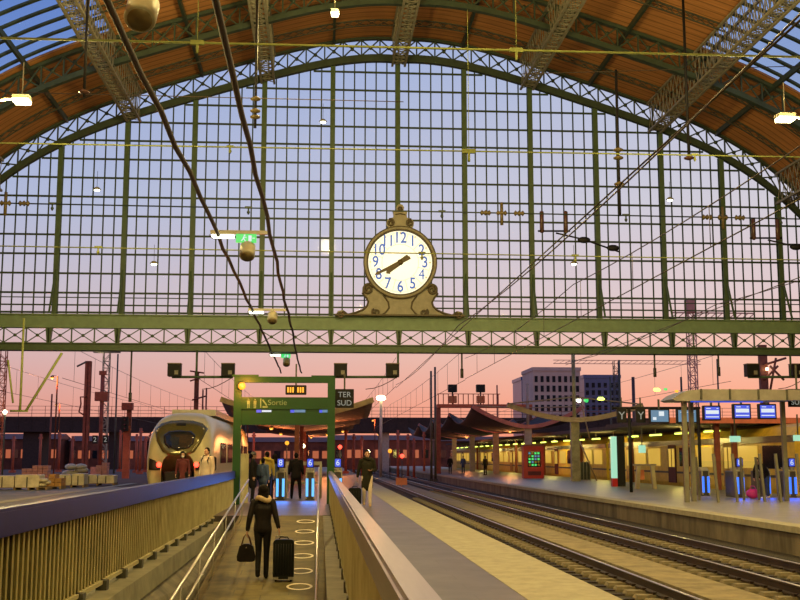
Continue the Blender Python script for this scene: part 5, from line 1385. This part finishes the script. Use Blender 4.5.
    # hair
    hb = MB(); hb.ball((0,-.016,.026), (.088,.100,.106), 16, 10)
    if longhair: hb.ball((0,-.055,-.06), (.108,.07,.13), 14, 9); hb.ball((0,-.085,-.15), (.105,.055,.11), 14, 9); hb.ball((0, -.03, .03), (.104,.108,.11), 14, 9)
    else: hb.ball((0,-.045,-.03), (.074,.055,.06), 12, 8)
    v2 = [(x, y, z) for x, y, z in hb.v]
    hb.v = v2
    b = MB(); b.add(tr3(hb.v), hb.f, 0, True)
    # carve the face opening by pushing front-low points inside the head
    nv = []
    for p in b.v:
        l = R3.transposed() @ (V(p)-h); l = l/s
        if l.y > .035 and l.z < .06: l.y = .035
        nv.append(tuple(h+(R3 @ l)*s))
    b.v = nv
    b.remeshed('hair', hair, t, .010*s)
    if hat:
        hb = MB(); hb.ball((0,-.008,.055), (.088,.102,.085), 16, 10); hb.lathe([(.088,-.01),(.094,-.01),(.094,.03),(.088,.03)], (0,-.004,.03), 'z', 20)
        b = MB(); b.add(tr3(hb.v), hb.f, 0, True); b.build('cap', hat, t, True)
    if pack:
        b = MB(); b.rbox((0, -.20*s, 1.25*s), .30*s, .16*s, .44*s, .07*s); b.rbox((0, -.29*s, 1.17*s), .22*s, .06*s, .22*s, .04*s)
        b.build('backpack', pack, t, True)
        for sx in (-1, 1): MB().tube([V((sx*.11,-.13,1.42))*s, V((sx*.12,0,1.51))*s, V((sx*.12,.125,1.36))*s, V((sx*.13,.06,1.15))*s], .02*s, 6).build('strap', pack, t, True)
    return t
# woman on the ramp, walking away from the camera
wy = 22.3; q = P(262, 574, wy); wz = zr(wy)
person('woman in black jacket and beige scarf walking away up the ramp with a suitcase', (q.x, wy, wz), 0, 1.80, 'leather', 'trouser', 'hairdark', longhair=True, hood='beige', hem=.93, legw=.88, voxel=.009,
       pose=dict(kl=(-.075,.04,.51), al=(-.075,-.14,.13), kr=(.075,.05,.5), ar=(.07,.08,.09), hl=(-.085,0,.92), hr=(.085,0,.92), el=(-.245,-.06,1.14), wl=(-.285,-.02,.90), er=(.245,-.05,1.15), wr=(.30,-.06,.95), hed=(0,.03,1.62), sl=(-.175,0,1.42), sr=(.175,0,1.42)))
hx = q.x-.31
bt = thing('handbag', 'black handbag hanging from the left hand of the woman on the ramp', 'bag', (hx, wy, wz+.33))
b = MB(); prof = [(-.20,.02),(-.14,.0),(.14,.0),(.20,.02),(.21,.10),(.15,.30),(.05,.34),(-.05,.34),(-.15,.30),(-.21,.10)]
b.prism([(hx+a*.85, wy-.08, wz+.33+c*1.0) for a, c in prof], (0, .16, 0)); b.build('bag_body', 'leather', bt)
for d in (-.05, .05): MB().tube([(hx-.10, wy+d, wz+.62), (hx-.05, wy+d, wz+.80), (hx, wy+d*.3, wz+.865), (hx+.05, wy+d, wz+.80), (hx+.10, wy+d, wz+.62)], .013, 6).build('handle', 'brown', bt)
MB().ball((hx, wy-.085, wz+.6), .015, 8, 6).build('clasp', 'insul', bt)
def suitcase(x, y, z, w_, d_, h_, label, hand=None, rotz=0):
    t = thing('rolling_suitcase', label, 'suitcase', (x, y, z), None, rotz)
    b = MB(); r = .06; pts = []
    b.rbox((0, 0, .05+h_/2), w_, d_, h_, .07, 6); sh_ = b.build('shell', 'suit', t, True)
    b = MB()
    for k in range(-3, 4): b.tube([(k*w_/8, -d_/2-.002, .12), (k*w_/8, -d_/2-.004, h_*.5), (k*w_/8, -d_/2-.002, h_-.03)], .010, 6)
    b.build('ribs', 'suit', sh_, True)
    MB().tube([(-.09, -.02, .05+h_), (-.07, -.02, .09+h_), (.07, -.02, .09+h_), (.09, -.02, .05+h_)], .012, 6).build('top_handle', 'black', t, True)
    if hand:
        hx_, hy_, hz_ = hand
        b = MB()
        for s in (-.07, .07): b.tube([(s, d_*.35, .04+h_), (hx_+s, hy_, hz_)], .009, 6)
        b.tube([(hx_-.08, hy_, hz_), (hx_+.08, hy_, hz_)], .014, 8); b.build('pull_handle', 'steelsoft', t, True)
    for sx in (-1, 1):
        for sy in (-1, 1):
            MB().lathe([(0,-.018),(.03,-.018),(.034,0),(.03,.018),(0,.018)], (sx*w_*.36, sy*d_*.32, .034), 'x', 14).build('wheel', 'blackmatt', t, True)
    b = MB()
    for sx in (-1, 1): b.box(sx*w_*.36-.05, sx*w_*.36+.05, -d_/2-.01, -d_/2+.04, .04, .09)
    b.build('corner_guard', 'steelsoft', t, True)
    return t
sq = P(283.5, 571, wy-.25)
suitcase(sq.x, wy-.25, zr(wy-.25), .40, .27, .74, 'tall black ribbed suitcase rolling behind the woman on the ramp', hand=(q.x+.33-sq.x, .12, .84))
# man on the right platform, walking towards the camera
q = PZ(367, 506.5); my = q.y
person('man in a long dark coat walking towards the camera along the platform', (q.x, q.y, 0), PI, 1.82, 'greencoat', 'palecloth', 'hairdark', hem=.62, bulk=1.08, voxel=.011, hood='greencoat',
       pose=dict(kl=(-.09,.10,.50), al=(-.09,.12,.09), kr=(.09,.04,.5), ar=(.09,-.16,.12), er=(.26,-.05,1.15), wr=(.30,-.10,.92), el=(-.25,.0,1.14), wl=(-.12,.17,1.12)), legw=.95, shoes='beige')
suitcase(q.x-.40, my+.12, 0, .42, .30, .55, 'dark soft travel bag on wheels beside the man in the long coat', hand=(.09, .0, .80))
# group at the gates
def pers(px, Y, rotz, label, **k): return person(label, (px2x(px, Y), Y, 0), rotz, **k)
pers(253.5, 40.6, -PI/2, 'person in long dark coat and grey cap at the left of the gate group', H=1.78, top='trouser', hem=.6, bulk=1.1, hat='greyhat', voxel=.012)
pers(267.5, 42.0, .2, 'person in a yellow scarf at the back of the gate group', H=1.80, top='yellowcloth', legs='trouser', hood='yellowcloth', voxel=.012, hem=.9)
pers(263.5, 40.9, -.5, 'person in a blue grey jacket at the front of the gate group', H=1.56, top='bluecloth', legs='jeans', voxel=.012, bulk=1.2, hem=.85, pack='bluecloth')
pers(275, 42.6, .3, 'person in a dark blue jacket at the right of the gate group, beside gate 8', H=1.70, top='bluecloth', legs='trouser', voxel=.012, longhair=True)
pers(296.5, 43.8, 0, 'man in black standing with legs apart between the two ticket gates', H=1.76, top='trouser', hem=.85, bulk=1.18, voxel=.012, pose=dict(al=(-.16,-.01,.09), ar=(.16,-.01,.09), kl=(-.14,.015,.5), kr=(.14,.015,.5), wl=(-.27,.08,.95), wr=(.27,.08,.95)))
pers(183.5, 45, PI, 'long haired person in a dark wine coat and mask before the parked train', H=1.80, top='winecloth', hem=.55, longhair=True, voxel=.012, mask=True)
pers(207.5, 39, PI-.6, 'person in a pale jacket and dark backpack before the parked train', H=1.92, top='palecloth', legs='jeans', voxel=.012, pack='black', bulk=1.12)
# bending person with pink bag at the right gates
bp = px2x(764, 43.2)
person('person in jeans bending over a pink bag at the right ticket gates', (bp, 43.2, 0), PI/2+.5, 1.72, 'trouser', 'jeans', 'hairdark', voxel=.012, hem=.9, bulk=1.1, shoes='white',
       pose=dict(wai=(0,.05,1.07), che=(0,.22,1.24), nek=(0,.36,1.34), hed=(0,.47,1.44), sl=(-.185,.32,1.30), sr=(.185,.32,1.30), el=(-.22,.42,1.04), er=(.22,.42,1.04), wl=(-.14,.52,.80), wr=(.14,.52,.80), face=(0,1,-.35)))
q = P(753, 494, 43.0); t = thing('pink_bag', 'pink fabric bag on the floor beside the bending person', 'bag', (q.x, 43, 0))
MB().ball((q.x, 43, .19), (.28, .18, .19), 14, 9).build('bag_body', 'pinkbag', t); MB().tube([(q.x-.14, 43, .33), (q.x-.06, 43, .48), (q.x+.06, 43, .48), (q.x+.14, 43, .33)], .015, 6).build('handle', 'pinkbag', t)
pers(450, 108, PI, 'distant person in dark clothes left of the canopy columns', H=1.7, voxel=.02, top='trouser')
pers(463, 112, PI-.4, 'distant person in a blue jacket between the canopy columns', H=1.7, voxel=.02, top='bluecloth', legs='jeans')
pers(485, 100, .5, 'distant person in a green dark coat near the canopy column', H=1.7, voxel=.02, top='greencoat')
# blue glow of the ticket gates (their light strips)
for px, Y in ((281, 42.2), (310, 42.2)): light('gate_light', 'AREA', (px2x(px, Y), Y-.1, .5), (.08, .25, 1), 9, .6, rot=(-PI/2, 0, 0))
for px, Y in ((740, 43.7), (790, 43.7), (764, 44.2)): light('gate_light', 'AREA', (px2x(px, Y), Y-.1, .5), (.03, .12, 1), 9, .6, rot=(-PI/2, 0, 0))
